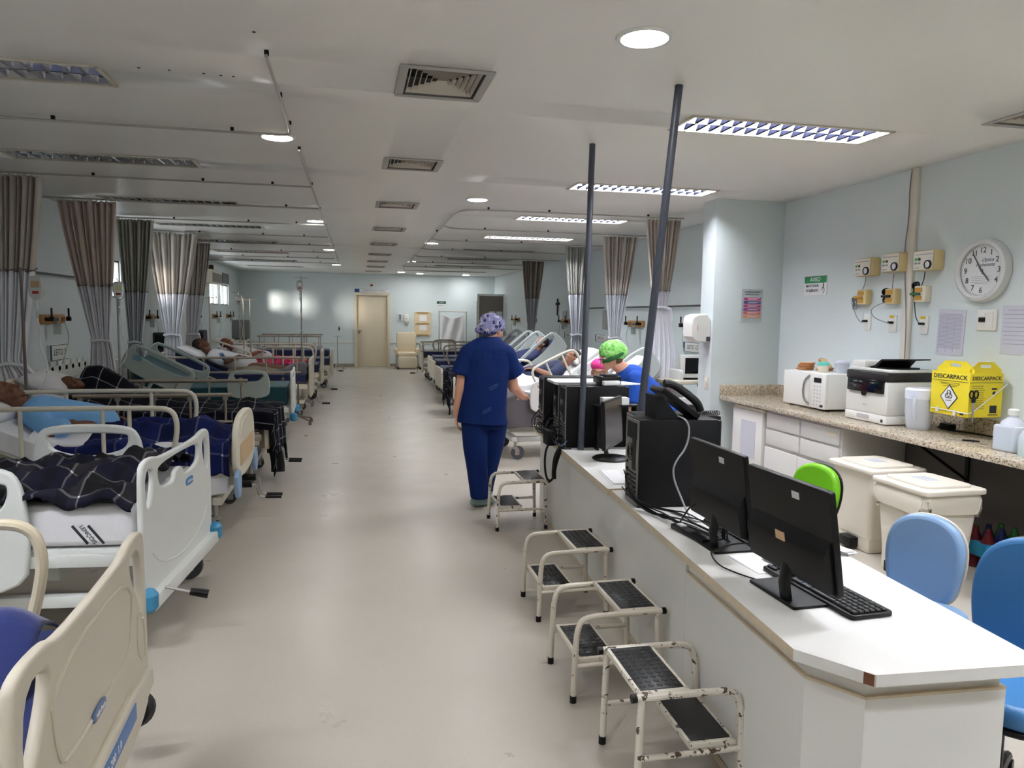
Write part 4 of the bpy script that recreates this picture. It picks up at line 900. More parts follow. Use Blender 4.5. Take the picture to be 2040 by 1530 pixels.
t_ = on_back('soap_dispenser', 'white soap dispenser on the far wall, left of the noticeboard', 'dispenser', 1.64, 1.37); MB().box((0, -.05, .12), (.15, .10, .22), .02).obj('dispenser_body', PLW, t_); MB().box((0, -.05, -.01), (.09, .07, .04), .01).obj('nozzle', PLC, t_); MB().cyl((0, -.1, .10), (0, -.104, .10), .015).obj('badge', INKG, t_)
t_ = on_back('glove_holder', 'small grey-fronted box beside the white soap dispenser', 'dispenser', 1.45, 1.42); MB().box((0, -.03, .10), (.11, .06, .20), .006).obj('holder', PLW, t_); MB().box((.0, -.062, .10), (.07, .004, .16)).obj('front', INKG, t_)
t_ = on_back('wooden_noticeboard', 'pale wooden board with two papers on the far wall', 'noticeboard', 2.13, 1.32)
WOODP = mat('pale_wood', (222, 202, 164), .5, var=.08, scale=6)
MB().box((0, -.01, 0), (.50, .02, .72)).obj('board', WOODP, t_); MB().box((0, -.03, .34), (.36, .02, .03)).box((0, -.03, .01), (.40, .02, .02)).box((0, -.03, -.34), (.36, .03, .03)).obj('ledge', mat('brown_wood', (170, 140, 96), .5), t_)
MB().box((.02, -.022, .17), (.22, .002, .18)).obj('notice', PAPER, t_); MB().box((.02, -.022, -.12), (.22, .002, .16)).obj('notice', PAPER, t_)
t_ = on_back('light_switch', 'small dark switch on the far wall left of the door', 'switch', -.36, 1.15); MB().box((0, -.006, 0), (.045, .012, .13)).obj('switch_plate', INKG, t_); MB().box((0, -.014, 0), (.03, .006, .05)).obj('rocker', BLACK, t_)
t_ = on_back('linen_rack', 'tall frame with a white sheet draped over it by the far wall', 'linen rack', 3.02, 0)
for x in (-.42, .42): MB().cyl((x, -.35, 0), (x, -.35, 1.72), .014).obj('post', ALU, t_)
MB().cyl((-.42, -.35, 1.70), (.42, -.35, 1.70), .012).obj('top_bar', ALU, t_)
c_ = MB(); NX, NZ = 24, 26; g = []
for j in range(NZ+1):
    row = []
    for i in range(NX+1):
        u = i/NX*2-1; v = j/NZ; sag = .25*(1-u*u)*max(0, 1-v*3)
        row.append(c_.bm.verts.new((u*.33, -.37-.03*math.sin(6*u+5*v)-.05*(1-u*u)*math.exp(-v*4), 1.66-v*1.15-sag*.6)))
    g.append(row)
for j in range(NZ):
    for i in range(NX): c_.bm.faces.new((g[j][i], g[j][i+1], g[j+1][i+1], g[j+1][i]))
o = c_.obj('sheet', SHEET, None, ang=180); md = o.modifiers.new('s', 'SOLIDIFY'); md.thickness = .004; o.location = (3.02, YB, 0); o.name = 'draped_sheet'; link_props(o, 'white sheet hanging in folds from the tall frame by the far wall', 'sheet')
t_ = thing('recliner', 'cream upholstered reclining armchair against the far wall', 'armchair', (1.60, 21.7, 0))
CRV = mat('cream_upholstery', (222, 208, 182), .6, var=.04)
MB().box((0, .35, .70), (.58, .14, .76), .06).obj('backrest', CRV, t_); MB().box((0, .02, .42), (.56, .6, .14), .05).obj('seat', CRV, t_); MB().box((0, -.26, .20), (.56, .14, .34), .05).obj('footrest', CRV, t_)
for sx in (-1, 1): MB().box((sx*.32, .05, .52), (.08, .6, .16), .03).obj('armrest', CRV, t_); MB().box((sx*.30, .05, .22), (.03, .5, .36)).obj('side_frame', METAL, t_)
for sx in (-1, 1):
    for sy in (-.3, .35): MB().cyl((sx*.28-.015, sy, .04), (sx*.28+.015, sy, .04), .04).obj('caster', BLACK, t_)
# ---------------- air conditioner and small left-wall things ----------------
t_ = thing('air_conditioner', 'white split air conditioner high on the left wall above the far windows', 'air conditioner', (-3.2, 17.6, 2.38))
MB().box((.13, 0, 0), (.26, 1.3, .30), .03).obj('unit_body', PLC, t_); MB().box((.262, 0, -.02), (.004, 1.2, .20)).obj('louvre', mat('ac_grey', (140, 136, 128), .5), t_); MB().box((.05, .5, .22), (.08, .12, .16)).obj('pipe_cover', mat('dark_wood', (90, 70, 54), .6), t_)
t_ = thing('wall_frame', 'dark framed grille above the second far window', 'grille', (-3.17, 20.1, 2.46)); MB().plate([rrect(.9, .26, .01), rrect(.82, .18, .005)[::-1]], .03, .0, FACE_X).obj('frame', FRM, t_)
for y, z in ((20.12, 2.46),): MB().box((0, 0, 0), (.01, .8, .17)).obj('mesh', INKG, t_)
# gas outlet rails at each bed head (wood-coloured blocks with valves)
OCH = mat('ochre_outlet', (170, 124, 70), .5, var=.25, scale=30)
def gas_rail(label, x, y, s_, col=OCH):
    t_ = thing('gas_rail', label, 'gas outlets', (x, y, 1.50))
    MB().box((s_*.02, 0, 0), (.04, .62, .10), .004).obj('rail_board', col, t_)
    for k in range(4):
        yy = -.24+.16*k
        MB().cyl((s_*.04, yy, 0), (s_*.12, yy, 0), .022, seg=10).obj('outlet', (BLACK, METAL, OCH, BLACK)[k], t_)
        if k in (0, 3): MB().cyl((s_*.10, yy, -.01), (s_*.10, yy, .12), .010, seg=8).cyl((s_*.10, yy-.04, .02), (s_*.10, yy+.04, .02), .012, seg=8).obj('valve', BLACK, t_)
    MB().lathe([(0, -.16), (.035, -.16), (.038, -.05), (.02, -.03), (0, -.03)], (s_*.10, -.10, 0), 14).obj('flask', mat('clear_flask', (214, 220, 216), .15, var=.1, trans=.5), t_)
    MB().tube(smooth_path([(s_*.10, .1, -.02), (s_*.14, .12, -.2), (s_*.12, .06, -.35), (s_*.06, .1, -.5)]), .006, 6).obj('hose', mat('pale_hose', (176, 196, 190), .3), t_)
ys = [8.85, 12.7, 16.2, 18.6, 20.6]; nm = ('nearest, behind the patient in blue', 'second', 'third', 'fourth', 'farthest')
for y, l in zip(ys, nm): gas_rail('ochre gas outlet rail on the left wall, %s' % l, -3.2, y, 1)
for y, l in zip((8.75, 10.75, 14.6, 17.4, 19.2), ('nearest, beside the white curtain', 'second, behind the green cap', 'third', 'fourth', 'farthest')): gas_rail('ochre gas outlet rail on the right ward wall, %s' % l, 4.37, y, -1)
def wbox(label, y, z, w, h, s_, x, m=PLW, name='wall_sign', cat='sign', txt=None):
    t_ = thing(name, label, cat, (x, y, z)); MB().box((s_*.012, 0, 0), (.024, w, h), .003).obj('panel', m, t_)
    if txt:
        q = MB()
        for zz in (-h/2+.008, h/2-.008): q.box((s_*.0248, 0, zz), (.001, w-.02, .006))
        q.box((s_*.0248, -s_*(w/2-.03) if s_ > 0 else (w/2-.03), 0), (.001, .05, h-.02)); q.obj('border', mat('sign_navy', (36, 66, 110), .5, var=0), t_)
        text('lettering', txt, h*.55, T(s_*.0255, 0, 0) @ (ON_LEFT if s_ > 0 else ON_RIGHT), INK, t_)
for y, l, tx in ((8.78, 'beside the white curtain', 'LEITO 12'), (9.95, 'left of the right grey pole', 'LEITO 13'), (12.4, 'behind the dark-haired patient', 'LEITO 14'), (14.4, 'over the grey bed rails', 'LEITO 15')): wbox('white bed number sign on the right ward wall, %s' % l, y, 1.22, .55, .14, -1, 4.37, txt=tx)
wbox('white bed number sign on the left wall beside the first curtain', 9.0, 1.13, .55, .18, 1, -3.2, txt='LEITO 2')
for y, l in ((12.2, 'nearer'), (14.7, 'farther')): wbox('grey soap dispenser on the right ward wall, %s one' % l, y, 1.55, .24, .34, -1, 4.37, mat('grey_dispenser', (168, 170, 170), .4), 'wall_dispenser', 'dispenser')
for (x, s_, segs) in ((4.37, -1, ((8.5, 11.3), (12.2, 13.1))), (-3.2, 1, ((8.2, 9.9),))):
    for i, (a, b) in enumerate(segs):
        t_ = thing('wall_rail', 'thin dark metal equipment rail on the %s wall%s' % (('right ward', ', long one') if s_ < 0 and i == 0 else ('right ward', ', short farther one') if s_ < 0 else ('left', ' behind the drip')), 'rail', (x, 0, 1.76 if s_ < 0 else 1.98))
        MB().cyl((s_*.05, a, 0), (s_*.05, b, 0), .012).obj('bar', mat('dark_steel', (90, 90, 92), .4, .6), t_)
        for yy in (a+.1, b-.1): MB().cyl((0, yy, 0), (s_*.05, yy, 0), .010).obj('bracket', MATS['dark_steel'], t_)
t_ = thing('crucifix', 'dark crucifix on the right ward wall', 'crucifix', (4.355, 15.25, 1.80)); MB().box((0, 0, 0), (.02, .05, .36)).box((0, 0, .07), (.02, .26, .05)).obj('cross', INK, t_)
for y in (8.45, 8.75, 9.35, 9.55, 9.75):
    pass
t_ = thing('socket_strip', 'row of small wall sockets low on the left wall', 'socket', (-3.19, 9.3, .86)); 
for k in range(6): MB().box((0, -.5+.2*k, .12), (.012, .07, .11), .003).obj('outlet_plate', PLW, t_)
# ---------------- ceiling curtain tracks ----------------
TRK = mat('track_paint', (176, 172, 164), .35, .2, var=.05)
def track(label, pts, clips, g=None):
    t_ = thing('curtain_track', label, 'curtain rail', (0, 0, ZC), 0, g)
    MB().tube(smooth_path(pts, 3), .0085, 8).obj('rail_tube', TRK, t_)
    for (x, y) in clips: MB().box((x, y, -.011), (.02, .02, .022)).obj('ceiling_clip', BLACK, t_)
zt = -.030
track('curtain rail nearest the camera, turning at the left round light', [(-.372, 3.62, zt), (-.372, 4.4, zt), (-.375, 5.05, zt), (-.40, 5.15, zt), (-.50, 5.16, zt), (-1.5, 5.16, zt), (-3.15, 5.16, zt)], [(-.372, 3.64), (-.372, 4.3), (-.37, 4.9), (-.75, 5.16), (-1.8, 5.16), (-2.8, 5.16)])
track('long curtain rail along the left side of the aisle', [(-.36, 5.60, zt), (-.345, 8, zt), (-.31, 12, zt), (-.28, 16, zt), (-.27, 18.4, zt)], [(-.36, 5.62), (-.35, 7.1), (-.34, 8.7), (-.33, 10.3), (-.30, 13.3), (-.28, 16.2)])
LTR = [7.16, 8.60, 10.15, 11.75, 13.2, 14.7, 16.2, 17.7]
for k, y in enumerate(LTR): track('curtain rail across the left beds, %s from the aisle front' % ('first', 'second', 'third', 'fourth', 'fifth', 'sixth', 'seventh', 'eighth')[k], [(-.35, y, zt), (-1.5, y, zt), (-3.15, y, zt)], [(-.7, y), (-1.3, y), (-2.2, y)])
track('long curtain rail along the right side of the aisle, curving at its near end', [(3.85, 8.12, zt), (1.40, 8.12, zt), (1.20, 8.25, zt), (1.17, 8.7, zt), (1.20, 10, zt), (1.24, 14, zt), (1.29, 19.6, zt), (1.5, 19.8, zt), (3.6, 19.8, zt)], [(1.5, 8.12), (2.2, 8.12), (3.4, 8.12), (1.2, 10.5), (1.25, 13.5)])
RTR = [10.0, 11.65, 13.3, 14.95, 16.6, 18.2]
for k, y in enumerate(RTR): track('curtain rail across the right beds, %s one' % ('nearest', 'second', 'third', 'fourth', 'fifth', 'farthest')[k], [(1.22, y-.25, zt), (1.30, y-.06, zt), (1.5, y, zt), (4.3, y, zt)], [(1.8, y), (2.7, y)])
# ---------------- curtains ----------------
CT_UP = mat('taupe_mesh_cloth', (190, 182, 173), .9, var=.10, scale=8, bump=.2, bscale=40); CT_UPG = mat('grey_mesh_cloth', (166, 166, 158), .9, var=.10, scale=8); CT_LO = mat('white_curtain_cloth', (226, 226, 232), .85, var=.04, scale=8, bump=.15, bscale=20)
CT_LOD = mat('grey_curtain_cloth', (182, 186, 192), .85, var=.06, scale=8)
def curtain(label, x0, x1, xg, wg, xb, wb, y, zseam, zg, zbot, folds=9, mu=None, ml=None, ztop=2.745, seed=1):
    t_ = thing('privacy_curtain', label, 'curtain', (0, y, 0), 0, 'privacy curtains'); R_ = random.Random(seed)
    xc, wt = (x0+x1)/2, x1-x0; ph = R_.uniform(0, 6)
    def prof(z):
        if z > zg:
            t = (ztop-z)/(ztop-zg); e = t**1.15
            return xc+(xg-xc)*e, wt+(wg-wt)*e, .024+.014*(1-t)
        t = (zg-z)/(zg-zbot); e = min(1, t*2.2)**.7
        return xg+(xb-xg)*e, wg+(wb-wg)*e, .022
    def part(z0, z1, nz, nm, m):
        b = MB(); NX = folds*8; g = []
        for j in range(nz+1):
            z = z0+(z1-z0)*j/nz; c_, w, am = prof(z); row = []
            for i in range(NX+1):
                u = i/NX; f = 2*PI*folds*u+ph
                row.append(b.bm.verts.new((c_+w*(u-.5)+.25*w/folds*math.sin(f*.5+1), am*math.sin(f)+.35*am*math.sin(f*.37+2.1+z*.5), z)))
            g.append(row)
        for j in range(nz):
            for i in range(NX): b.bm.faces.new((g[j][i], g[j][i+1], g[j+1][i+1], g[j+1][i]))
        o = b.obj(nm, m, t_, ang=180, fix=False); md = o.modifiers.new('s', 'SOLIDIFY'); md.thickness = .004; return o
    part(ztop, zseam, 14, 'mesh_header', mu or CT_UP); part(zseam, zbot, 26, 'curtain_panel', ml or CT_LO)
    c_, w, am = prof(zseam); b = MB().tube([(c_+w*(u/30-.5), am*math.sin(2*PI*folds*u/30+ph)-.004, zseam) for u in range(31)], .006, 5); b.obj('seam', mat('seam_grey', (110, 106, 102), .9), t_)
    c_, w, am = prof(zg); b = MB().tube([(c_+(w*.56)*math.cos(a), .052*math.sin(a), zg+.01*math.sin(a*3)) for a in [2*PI*i/20 for i in range(20)]], .016, 8, True); b.tube(smooth_path([(c_+w*.5, -.05, zg), (c_+w*.7, -.07, zg-.02), (c_+w*.75, -.06, zg-.16)]), .012, 6); b.obj('tie', ml or CT_LO, t_)
    for i in range(folds+4):
        xx = x0+(x1-x0)*i/(folds+3)
        if i == 0: h0 = MB().cyl((0, 0, -.012), (0, 0, .031), .006, seg=6).obj('hook', PLW, t_); h0.location = (xx, 0, ztop)
        else: h = h0.copy(); COL.objects.link(h); h.parent = t_; h.location = (xx, 0, ztop)
    return t_
curtain('taupe and white tied curtain nearest the camera on the left', -3.0, -2.62, -2.92, .20, -2.80, .40, 7.16, 1.93, 1.12, .40, 8, seed=1)
curtain('pinkish taupe and white tied curtain, second on the left', -2.98, -2.44, -2.63, .17, -2.62, .26, 8.60, 1.86, 1.28, .45, 9, mu=mat('pinkish_mesh_cloth', (206, 190, 182), .9, var=.1, scale=8), seed=2)
curtain('greyish curtain with darker lower cloth, third on the left', -2.88, -2.44, -2.70, .16, -2.70, .24, 10.15, 1.84, 1.20, .45, 9, mu=CT_UPG, ml=CT_LOD, seed=3)
curtain('taupe tied curtain with bright folds, fourth on the left', -2.95, -2.25, -2.62, .20, -2.62, .28, 11.75, 1.86, 1.25, .45, 10, seed=4)
curtain('taupe tied curtain, farthest on the left, overlapping the fourth', -2.72, -2.30, -2.62, .18, -2.62, .26, 13.2, 1.88, 1.22, .45, 9, seed=5)
curtain('taupe curtain with a bright white lower part, nearest on the right', 3.38, 3.80, 3.58, .17, 3.64, .30, 8.12, 1.92, 1.72, .55, 9, mu=mat('light_taupe_mesh', (196, 186, 176), .9, var=.1), seed=6)
curtain('taupe and grey tied curtain, second on the right', 3.50, 4.05, 3.72, .15, 3.72, .22, 10.0, 1.92, 1.30, .5, 9, ml=CT_LOD, seed=7)
curtain('taupe and grey tied curtain behind the left grey pole, third on the right', 3.44, 3.88, 3.66, .16, 3.66, .2, 11.65, 1.96, 1.30, .5, 8, mu=CT_UPG, ml=CT_LOD, seed=8)
curtain('dark taupe and grey curtain, farthest on the right', 3.48, 3.95, 3.70, .14, 3.70, .18, 14.95, 1.97, 1.30, .5, 8, mu=mat('dark_mesh_cloth', (158, 148, 140), .9, var=.1), ml=CT_LOD, seed=9)
# screw holes left in the ceiling
q = MB()
for x, y in ((-1.02, 4.05), (-.88, 4.05), (-.72, 4.06), (-.64, 4.07), (-.58, 4.07), (-.40, 3.42)): q.cyl((x, y, ZC-.002), (x, y, ZC+.001), .007, seg=8)
o = q.obj('trim_7', BLACK); o['kind'] = 'structure'
# ---------------- hospital beds (local: foot at x=0, head towards +x) ----------------
BW = .92
def footboard(kind, m, parent, w, zb, zt, x=0.0, name='footboard', accent=None):
    h = zt-zb; M0 = T(x, 0, zb+h/2) @ FACE_X
    if kind == 'slot':      # moulded board with a dipped rim and grip slots
        oL = [(-w/2, -h*.42), (-w/2+.04, -h/2), (w/2-.04, -h/2), (w/2, -h*.42), (w/2, h*.42), (w/2-.05, h/2), (w/2-.17, h/2), (w/2-.26, h*.465), (-w/2+.26, h*.465), (-w/2+.17, h/2), (-w/2+.05, h/2), (-w/2, h*.42)]
        oL = chaikin(oL, 2)
        sl = lambda s_: chaikin([(s_*(w/2-.05), h*.42), (s_*(w/2-.15), h*.42), (s_*(w/2-.16), h*.32), (s_*(w/2-.11), h*.16), (s_*(w/2-.05), h*.15)], 2)
        cen = chaikin([(-w*.29, h*.42), (w*.29, h*.42), (w*.31, h*.34), (w*.27, h*.24), (w*.09, h*.22), (w*.07, h*.31), (-w*.03, h*.31), (-w*.05, h*.22), (-w*.27, h*.24), (-w*.31, h*.34)], 2)
        b = MB().plate([oL, sl(1), sl(-1), cen], .028, .011, M0); b.obj(name, m, parent)
        q = MB().tube([M0 @ Vector((w*.42*math.cos(a)*1.0, -h*.1+h*.28*math.sin(a), -.014)) for a in [-PI*.9+PI*.8*i/20 for i in range(21)]], .004, 5); q.obj('moulded_line', m, parent)
        # brand oval on the aisle face
        return b
    if kind == 'panel':     # large board with recessed panel and side slots (faces the aisle)
        oL = chaikin([(-w/2, -h*.30), (-w/2+.03, -h/2), (w/2-.03, -h/2), (w/2, -h*.30), (w/2, h*.42), (w/2-.03, h/2), (w/2-.20, h/2), (w/2-.27, h*.455), (-w/2+.27, h*.455), (-w/2+.20, h/2), (-w/2+.03, h/2), (-w/2, h*.42)], 2)
        sl = lambda s_: chaikin([(s_*(w/2-.05), h*.42), (s_*(w/2-.20), h*.42), (s_*(w/2-.19), h*.33), (s_*(w/2-.10), h*.16), (s_*(w/2-.05), .02*h)], 2)
        MB().plate([oL, sl(1), sl(-1)], .030, .012, M0).obj(name, m, parent)
        pts = chaikin([(-w*.33, h*.37), (w*.33, h*.37), (w*.30, h*.06), (w*.24, -h*.01), (-w*.24, -h*.01), (-w*.30, h*.06)], 2)
        MB().tube([M0 @ Vector((a, b, -.015)) for a, b in pts], .006, 6, True).obj('panel_bead', m, parent)
        for s_ in (-1, 1):
            pts = chaikin([(s_*w*.45, h*.05), (s_*w*.38, h*.14), (s_*w*.36, -h*.06), (s_*w*.42, -h*.16), (s_*w*.46, -h*.14)], 2)
            MB().tube([M0 @ Vector((a, b, -.015)) for a, b in pts], .004, 6).obj('moulded_line', m, parent)
        return
    if kind == 'round':     # narrow cream board with rounded top and tan panel
        oL = chaikin([(-w/2, -h/2), (w/2, -h/2), (w/2, h*.18), (w*.38, h*.42), (w*.15, h/2), (-w*.15, h/2), (-w*.38, h*.42), (-w/2, h*.18)], 3)
        MB().plate([oL], .045, .014, M0).obj(name, m, parent)
        MB().plate([rrect(w*.74, h*.34, .02, 0, -h*.12)], .006, .002, M0 @ T(0, 0, -.024)).obj('tan_panel', mat('tan_laminate', (206, 178, 136), .5, var=.06), parent)
        MB().plate([chaikin([(-w*.36, h*.10), (w*.36, h*.10), (w*.30, h*.32), (w*.1, h*.40), (-w*.1, h*.40), (-w*.30, h*.32)], 2)], .004, .001, M0 @ T(0, 0, -.024)).obj('raised_panel', m, parent)
        return
    MB().plate([rrect(w, h, .05)], .04, .012, M0).obj(name, m, parent)
def topz(x, mt, hinge, ang): return mt if x < hinge else mt+(x-hinge)*math.tan(ang)*min(1, (x-hinge)/.06)
def sidepanel(parent, m, s_, x0, x1, zb, zt, ang=0.0, pivot=None, badge=None, W_=None, name='side_rail'):
    L = x1-x0; h = zt-zb; yy = s_*(BW/2+.035)
    oL = chaikin([(0, -h*.10), (.03, -h/2), (L-.03, -h/2), (L, -h*.10), (L-.02, h*.35), (L-.10, h/2), (.10, h/2), (.02, h*.35)], 2)
    hole = chaikin([(.08, h*.30), (.10, h*.38), (L-.10, h*.38), (L-.08, h*.30), (L-.12, h*.14), (L*.5, h*.06), (.12, h*.14)], 2)
    M0 = T(x0, yy, (zb+zt)/2) @ FACE_Y
    if ang: M0 = T(pivot[0], 0, pivot[1]) @ RY(-ang) @ T(-pivot[0], 0, -pivot[1]) @ M0
    r = MB().plate([oL, hole], .035, .012, M0).obj(name, m, parent)
    if badge: MB().plate([chaikin([(L*.82-.05, -.02), (L*.82+.05, -.02), (L*.82+.06, .03), (L*.82, .06), (L*.82-.06, .03)], 2)], .008, .002, M0 @ T(0, 0, .018 if s_ < 0 else -.018)).obj('badge', badge, r)
    MB().tube([M0 @ Vector((.5*L, -h*.45, 0)), M0 @ Vector((.5*L, -h*.45-.14, 0))], .022, 8).obj('rail_arm', m, r)
    return r
def tuberail(parent, m, s_, x0, x1, zb, zt, ang=0.0, pivot=None, posts=(.35, .7)):
    yy = s_*(BW/2+.03); L = x1-x0; h = zt-zb
    R_ = T(pivot[0], 0, pivot[1]) @ RY(-ang) @ T(-pivot[0], 0, -pivot[1]) if ang else Matrix.Identity(4)
    pts = [(x0+.05, yy, zb), (x0+.02, yy, zb+h*.3), (x0, yy, zt-.12), (x0+.03, yy, zt-.02), (x0+.14, yy, zt), (x1-.14, yy, zt), (x1-.03, yy, zt-.02), (x1, yy, zt-.12), (x1-.02, yy, zb+h*.3), (x1-.05, yy, zb)]
    r = MB().tube([R_ @ Vector(p) for p in smooth_path(pts, 2)], .018, 10).obj('side_rail', m, parent)
    for f in posts: MB().cyl(R_ @ Vector((x0+L*f, yy, zb)), R_ @ Vector((x0+L*f, yy, zt)), .014).obj('rail_post', m, r)
    return r
def foldrail(parent, m, s_, x0, x1, zb, zt, n=5):
    yy = s_*(BW/2+.03)
    r = MB().tube([(x0, yy, zt), (x1, yy, zt)], .016, 10, flat=(.7, 1.2)).obj('side_rail', m, parent)
    MB().tube([(x0, yy, zb), (x1, yy, zb)], .014, 8).obj('lower_bar', m, r)
    for k in range(n):
        x = x0+.06+(x1-x0-.12)*k/(n-1); MB().cyl((x, yy, zb), (x, yy, zt), .011, seg=8).cyl((x, yy-.012, zt-.03), (x, yy+.012, zt-.03), .022, seg=10).obj('rail_post', m, r)
    return r
def casters(parent, ck, big=.065, xs_=(.12, 1.95), hy=.42):
    for x in xs_:
        for s_ in (-1, 1):
            y = s_*hy
            c = MB(); c.cyl((x, y, big*1.5), (x, y, .26), .018); c.box((x, y, big*1.7), (.06, .05, .03), .01); c.box((x+.02, y-.022, big*1.15), (.05, .008, big), .003); c.box((x+.02, y+.022, big*1.15), (.05, .008, big), .003)
            o = c.obj('caster', ck, parent)
            MB().lathe([(0, -.014), (big*.6, -.014), (big*.75, -.018), (big*.97, -.016), (big, -.008), (big, .008), (big*.97, .016), (big*.75, .018), (big*.6, .014), (0, .014)], seg=24, M=T(x+.03, y, big) @ RX(PI/2)).obj('wheel', mat('grey_wheel', (70, 72, 76), .45, var=.05), o)
def bed(label, xf, yc, side, yaw=0.0, frame=None, mattress=SHEET, mt=.68, th=.15, head=0.0, hinge=1.22, foot=('slot', BEDW, 1.04, .32, .90), W_=BW, bump=None, cranks=False, hboard=True, L=2.06, cmat=None, basecol=None, big=.065):
    rz = (PI if side < 0 else 0.0)+yaw
    t_ = thing('hospital_bed', label, 'hospital bed', (xf, yc, 0), rz, 'hospital beds in the ward')
    fm = frame or BEDW; bc = basecol or fm
    d = MB(); zd = mt-th-.03
    d.box((L/2, 0, zd), (L-.06, W_-.06, .04), .01)
    for s_ in (-1, 1): d.box((L/2, s_*(W_/2-.02), zd-.03), (L-.02, .035, .06), .008)
    d.obj('deck', bc, t_)
    b = MB()
    for s_ in (-1, 1): b.box((L/2, s_*(W_/2-.10), .22), (L-.2, .05, .06), .01)
    for x in (.10, L-.12): b.box((x, 0, .23), (.07, W_-.04, .06), .012)
    b.obj('base_frame', bc, t_)
    for x in (.55, 1.5): MB().box((x, 0, (zd+.24)/2), (.10, .34, max(.05, zd-.24)), .01).obj('lift_column', bc, t_)
    if foot[3] > .24: [MB().box((.02, s_*.30, zd-.07), (.05, .04, .16)).obj('board_socket', bc, t_) for s_ in (-1, 1)]
    casters(t_, cmat or METAL, big, (.05 if big > .08 else .12, L-.12), W_/2-.0 if big > .08 else W_/2-.06)
    # mattress profile
    tx = math.tan(head)
    def tp(x): return topz(x, mt, hinge, head)
    n_ = 24; X = [.03+(L-.08-.03)*i/n_ for i in range(n_+1)]
    if head: X = sorted(X+[hinge, hinge+.03, hinge+.06]); X = [x for x in X if x <= hinge+(L-.08-hinge)*math.cos(head)+.02]
    xe = X[-1]
    prof = [(x, tp(x)) for x in X]+[(x, tp(x)-th/ (math.cos(head) if x > hinge else 1)) for x in X[::-1]]
    m_ = MB().prism(prof, -(W_/2-.03), W_/2-.03, FACE_Y).obj('mattress', mattress, t_, ang=60)
    bv = m_.modifiers.new('b', 'BEVEL'); bv.width = .028; bv.segments = 3; bv.limit_method = 'ANGLE'; bv.angle_limit = .9
    if head: MB().prism([(hinge, zd), (xe, tp(xe)-th/math.cos(head)-.03), (xe, tp(xe)-th/math.cos(head)-.01), (hinge, zd+.02)], -(W_/2-.05), W_/2-.05, FACE_Y).obj('back_section', bc, t_)
    if foot: footboard(foot[0], foot[1], t_, foot[2], foot[3], foot[4], -.03)
    if hboard: footboard('plain', foot[1] if foot else fm, t_, (foot[2] if foot else .9)-.04, .40, 1.0, L+.02, 'headboard')
    if bump:
        for s_ in (-1, 1): MB().lathe([(0, -.05), (.035, -.05), (.05, -.03), (.05, .03), (.035, .05), (0, .05)], (-.05, s_*(foot[2]/2+.0), .27), 18).obj('corner_bumper', bump, t_)
    if cranks:
        for k, (yy, a) in enumerate(((-.12, .5), (.12, -.4))):
            MB().cyl((.0, yy, .28), (-.10, yy, .28), .028).obj('crank_socket', BLACK, t_)
            MB().tube(smooth_path([(-.10, yy, .28), (-.13, yy+.02*a, .27), (-.14, yy+.14*a, .17), (-.17, yy+.16*a, .16), (-.20, yy+.16*a, .16)], 1), .007, 6).obj('crank_arm', METAL, t_)
            MB().cyl((-.19, yy+.16*a, .16), (-.31, yy+.17*a, .155), .013).obj('crank_grip', BLACK, t_)
    t_['_tp'] = 0; del t_['_tp']
    return t_, tp
def drape(name, label, cat, bedobj, tp, x0, x1, y0, y1, m, bumps=(), sidehang=(0, 0), foothang=0.0, amp=.012, seed=1, W_=BW, th=.008, nx=70, ny=50, lift=.012, group=None, footout=.02, crease=0.0):
    off = Vector((seed*3.7, seed*1.3, 0)); H = W_/2-.02
    b = MB(); g = []; S0 = x0-foothang; T0 = y0-sidehang[0]; T1 = y1+sidehang[1]
    for i in range(nx+1):
        s_ = S0+(x1-S0)*i/nx; row = []
        for j in range(ny+1):
            t = T0+(T1-T0)*j/ny
            edge = .03*noise.noise(Vector((s_*3+seed, t*3, 0)))
            x = max(s_, x0); y = min(max(t, y0), y1); over = (x0-s_ if s_ < x0 else 0); ov = (y0-t if t < y0 else t-y1 if t > y1 else 0)
            z = tp(x)+lift
            for bx_, by_, rx, ry, hh in bumps: z += hh*math.exp(-((x-bx_)/rx)**2-((y-by_)/ry)**2)
            nz = noise.noise(Vector((s_*4, t*5, 0))+off)*1.0+.5*noise.noise(Vector((s_*9, t*8, 3))+off)
            z += amp*nz
            if crease: z += crease*(.6-abs(noise.noise(Vector((s_*3.1+t*2.2, t*3.4-s_*1.5, 7))+off))*2.2)+crease*.6*(.5-abs(noise.noise(Vector((s_*7+t*5, t*4-s_*6, 2))+off))*2)
            q = max(over, 0); z -= q+ov
            xx = x-(footout+.05*q+.02*math.sin(t*22+seed) if q > 0 else 0); yy = y+(math.copysign(.02+.03*ov*4+.018*math.sin(s_*20+seed), t) if ov > 0 else 0)
            if q > 0: xx += 0
            row.append(b.bm.verts.new((xx+edge*(0 if q > 0 else 1)*.5, yy, max(z, .06))))
        g.append(row)
    uv = b.bm.loops.layers.uv.new('UVMap')
    for i in range(nx):
        for j in range(ny):
            f = b.bm.faces.new((g[i][j], g[i+1][j], g[i+1][j+1], g[i][j+1]))
            for lp, (a, c_) in zip(f.loops, ((i, j), (i+1, j), (i+1, j+1), (i, j+1))): lp[uv].uv = (S0+(x1-S0)*a/nx+5, T0+(T1-T0)*c_/ny+5)
    o = b.obj(name, m, None, ang=180, fix=False); o.location = bedobj.location; o.rotation_euler = bedobj.rotation_euler
    md = o.modifiers.new('s', 'SOLIDIFY'); md.thickness = th; md.offset = 0
    return link_props(o, label, cat, group)
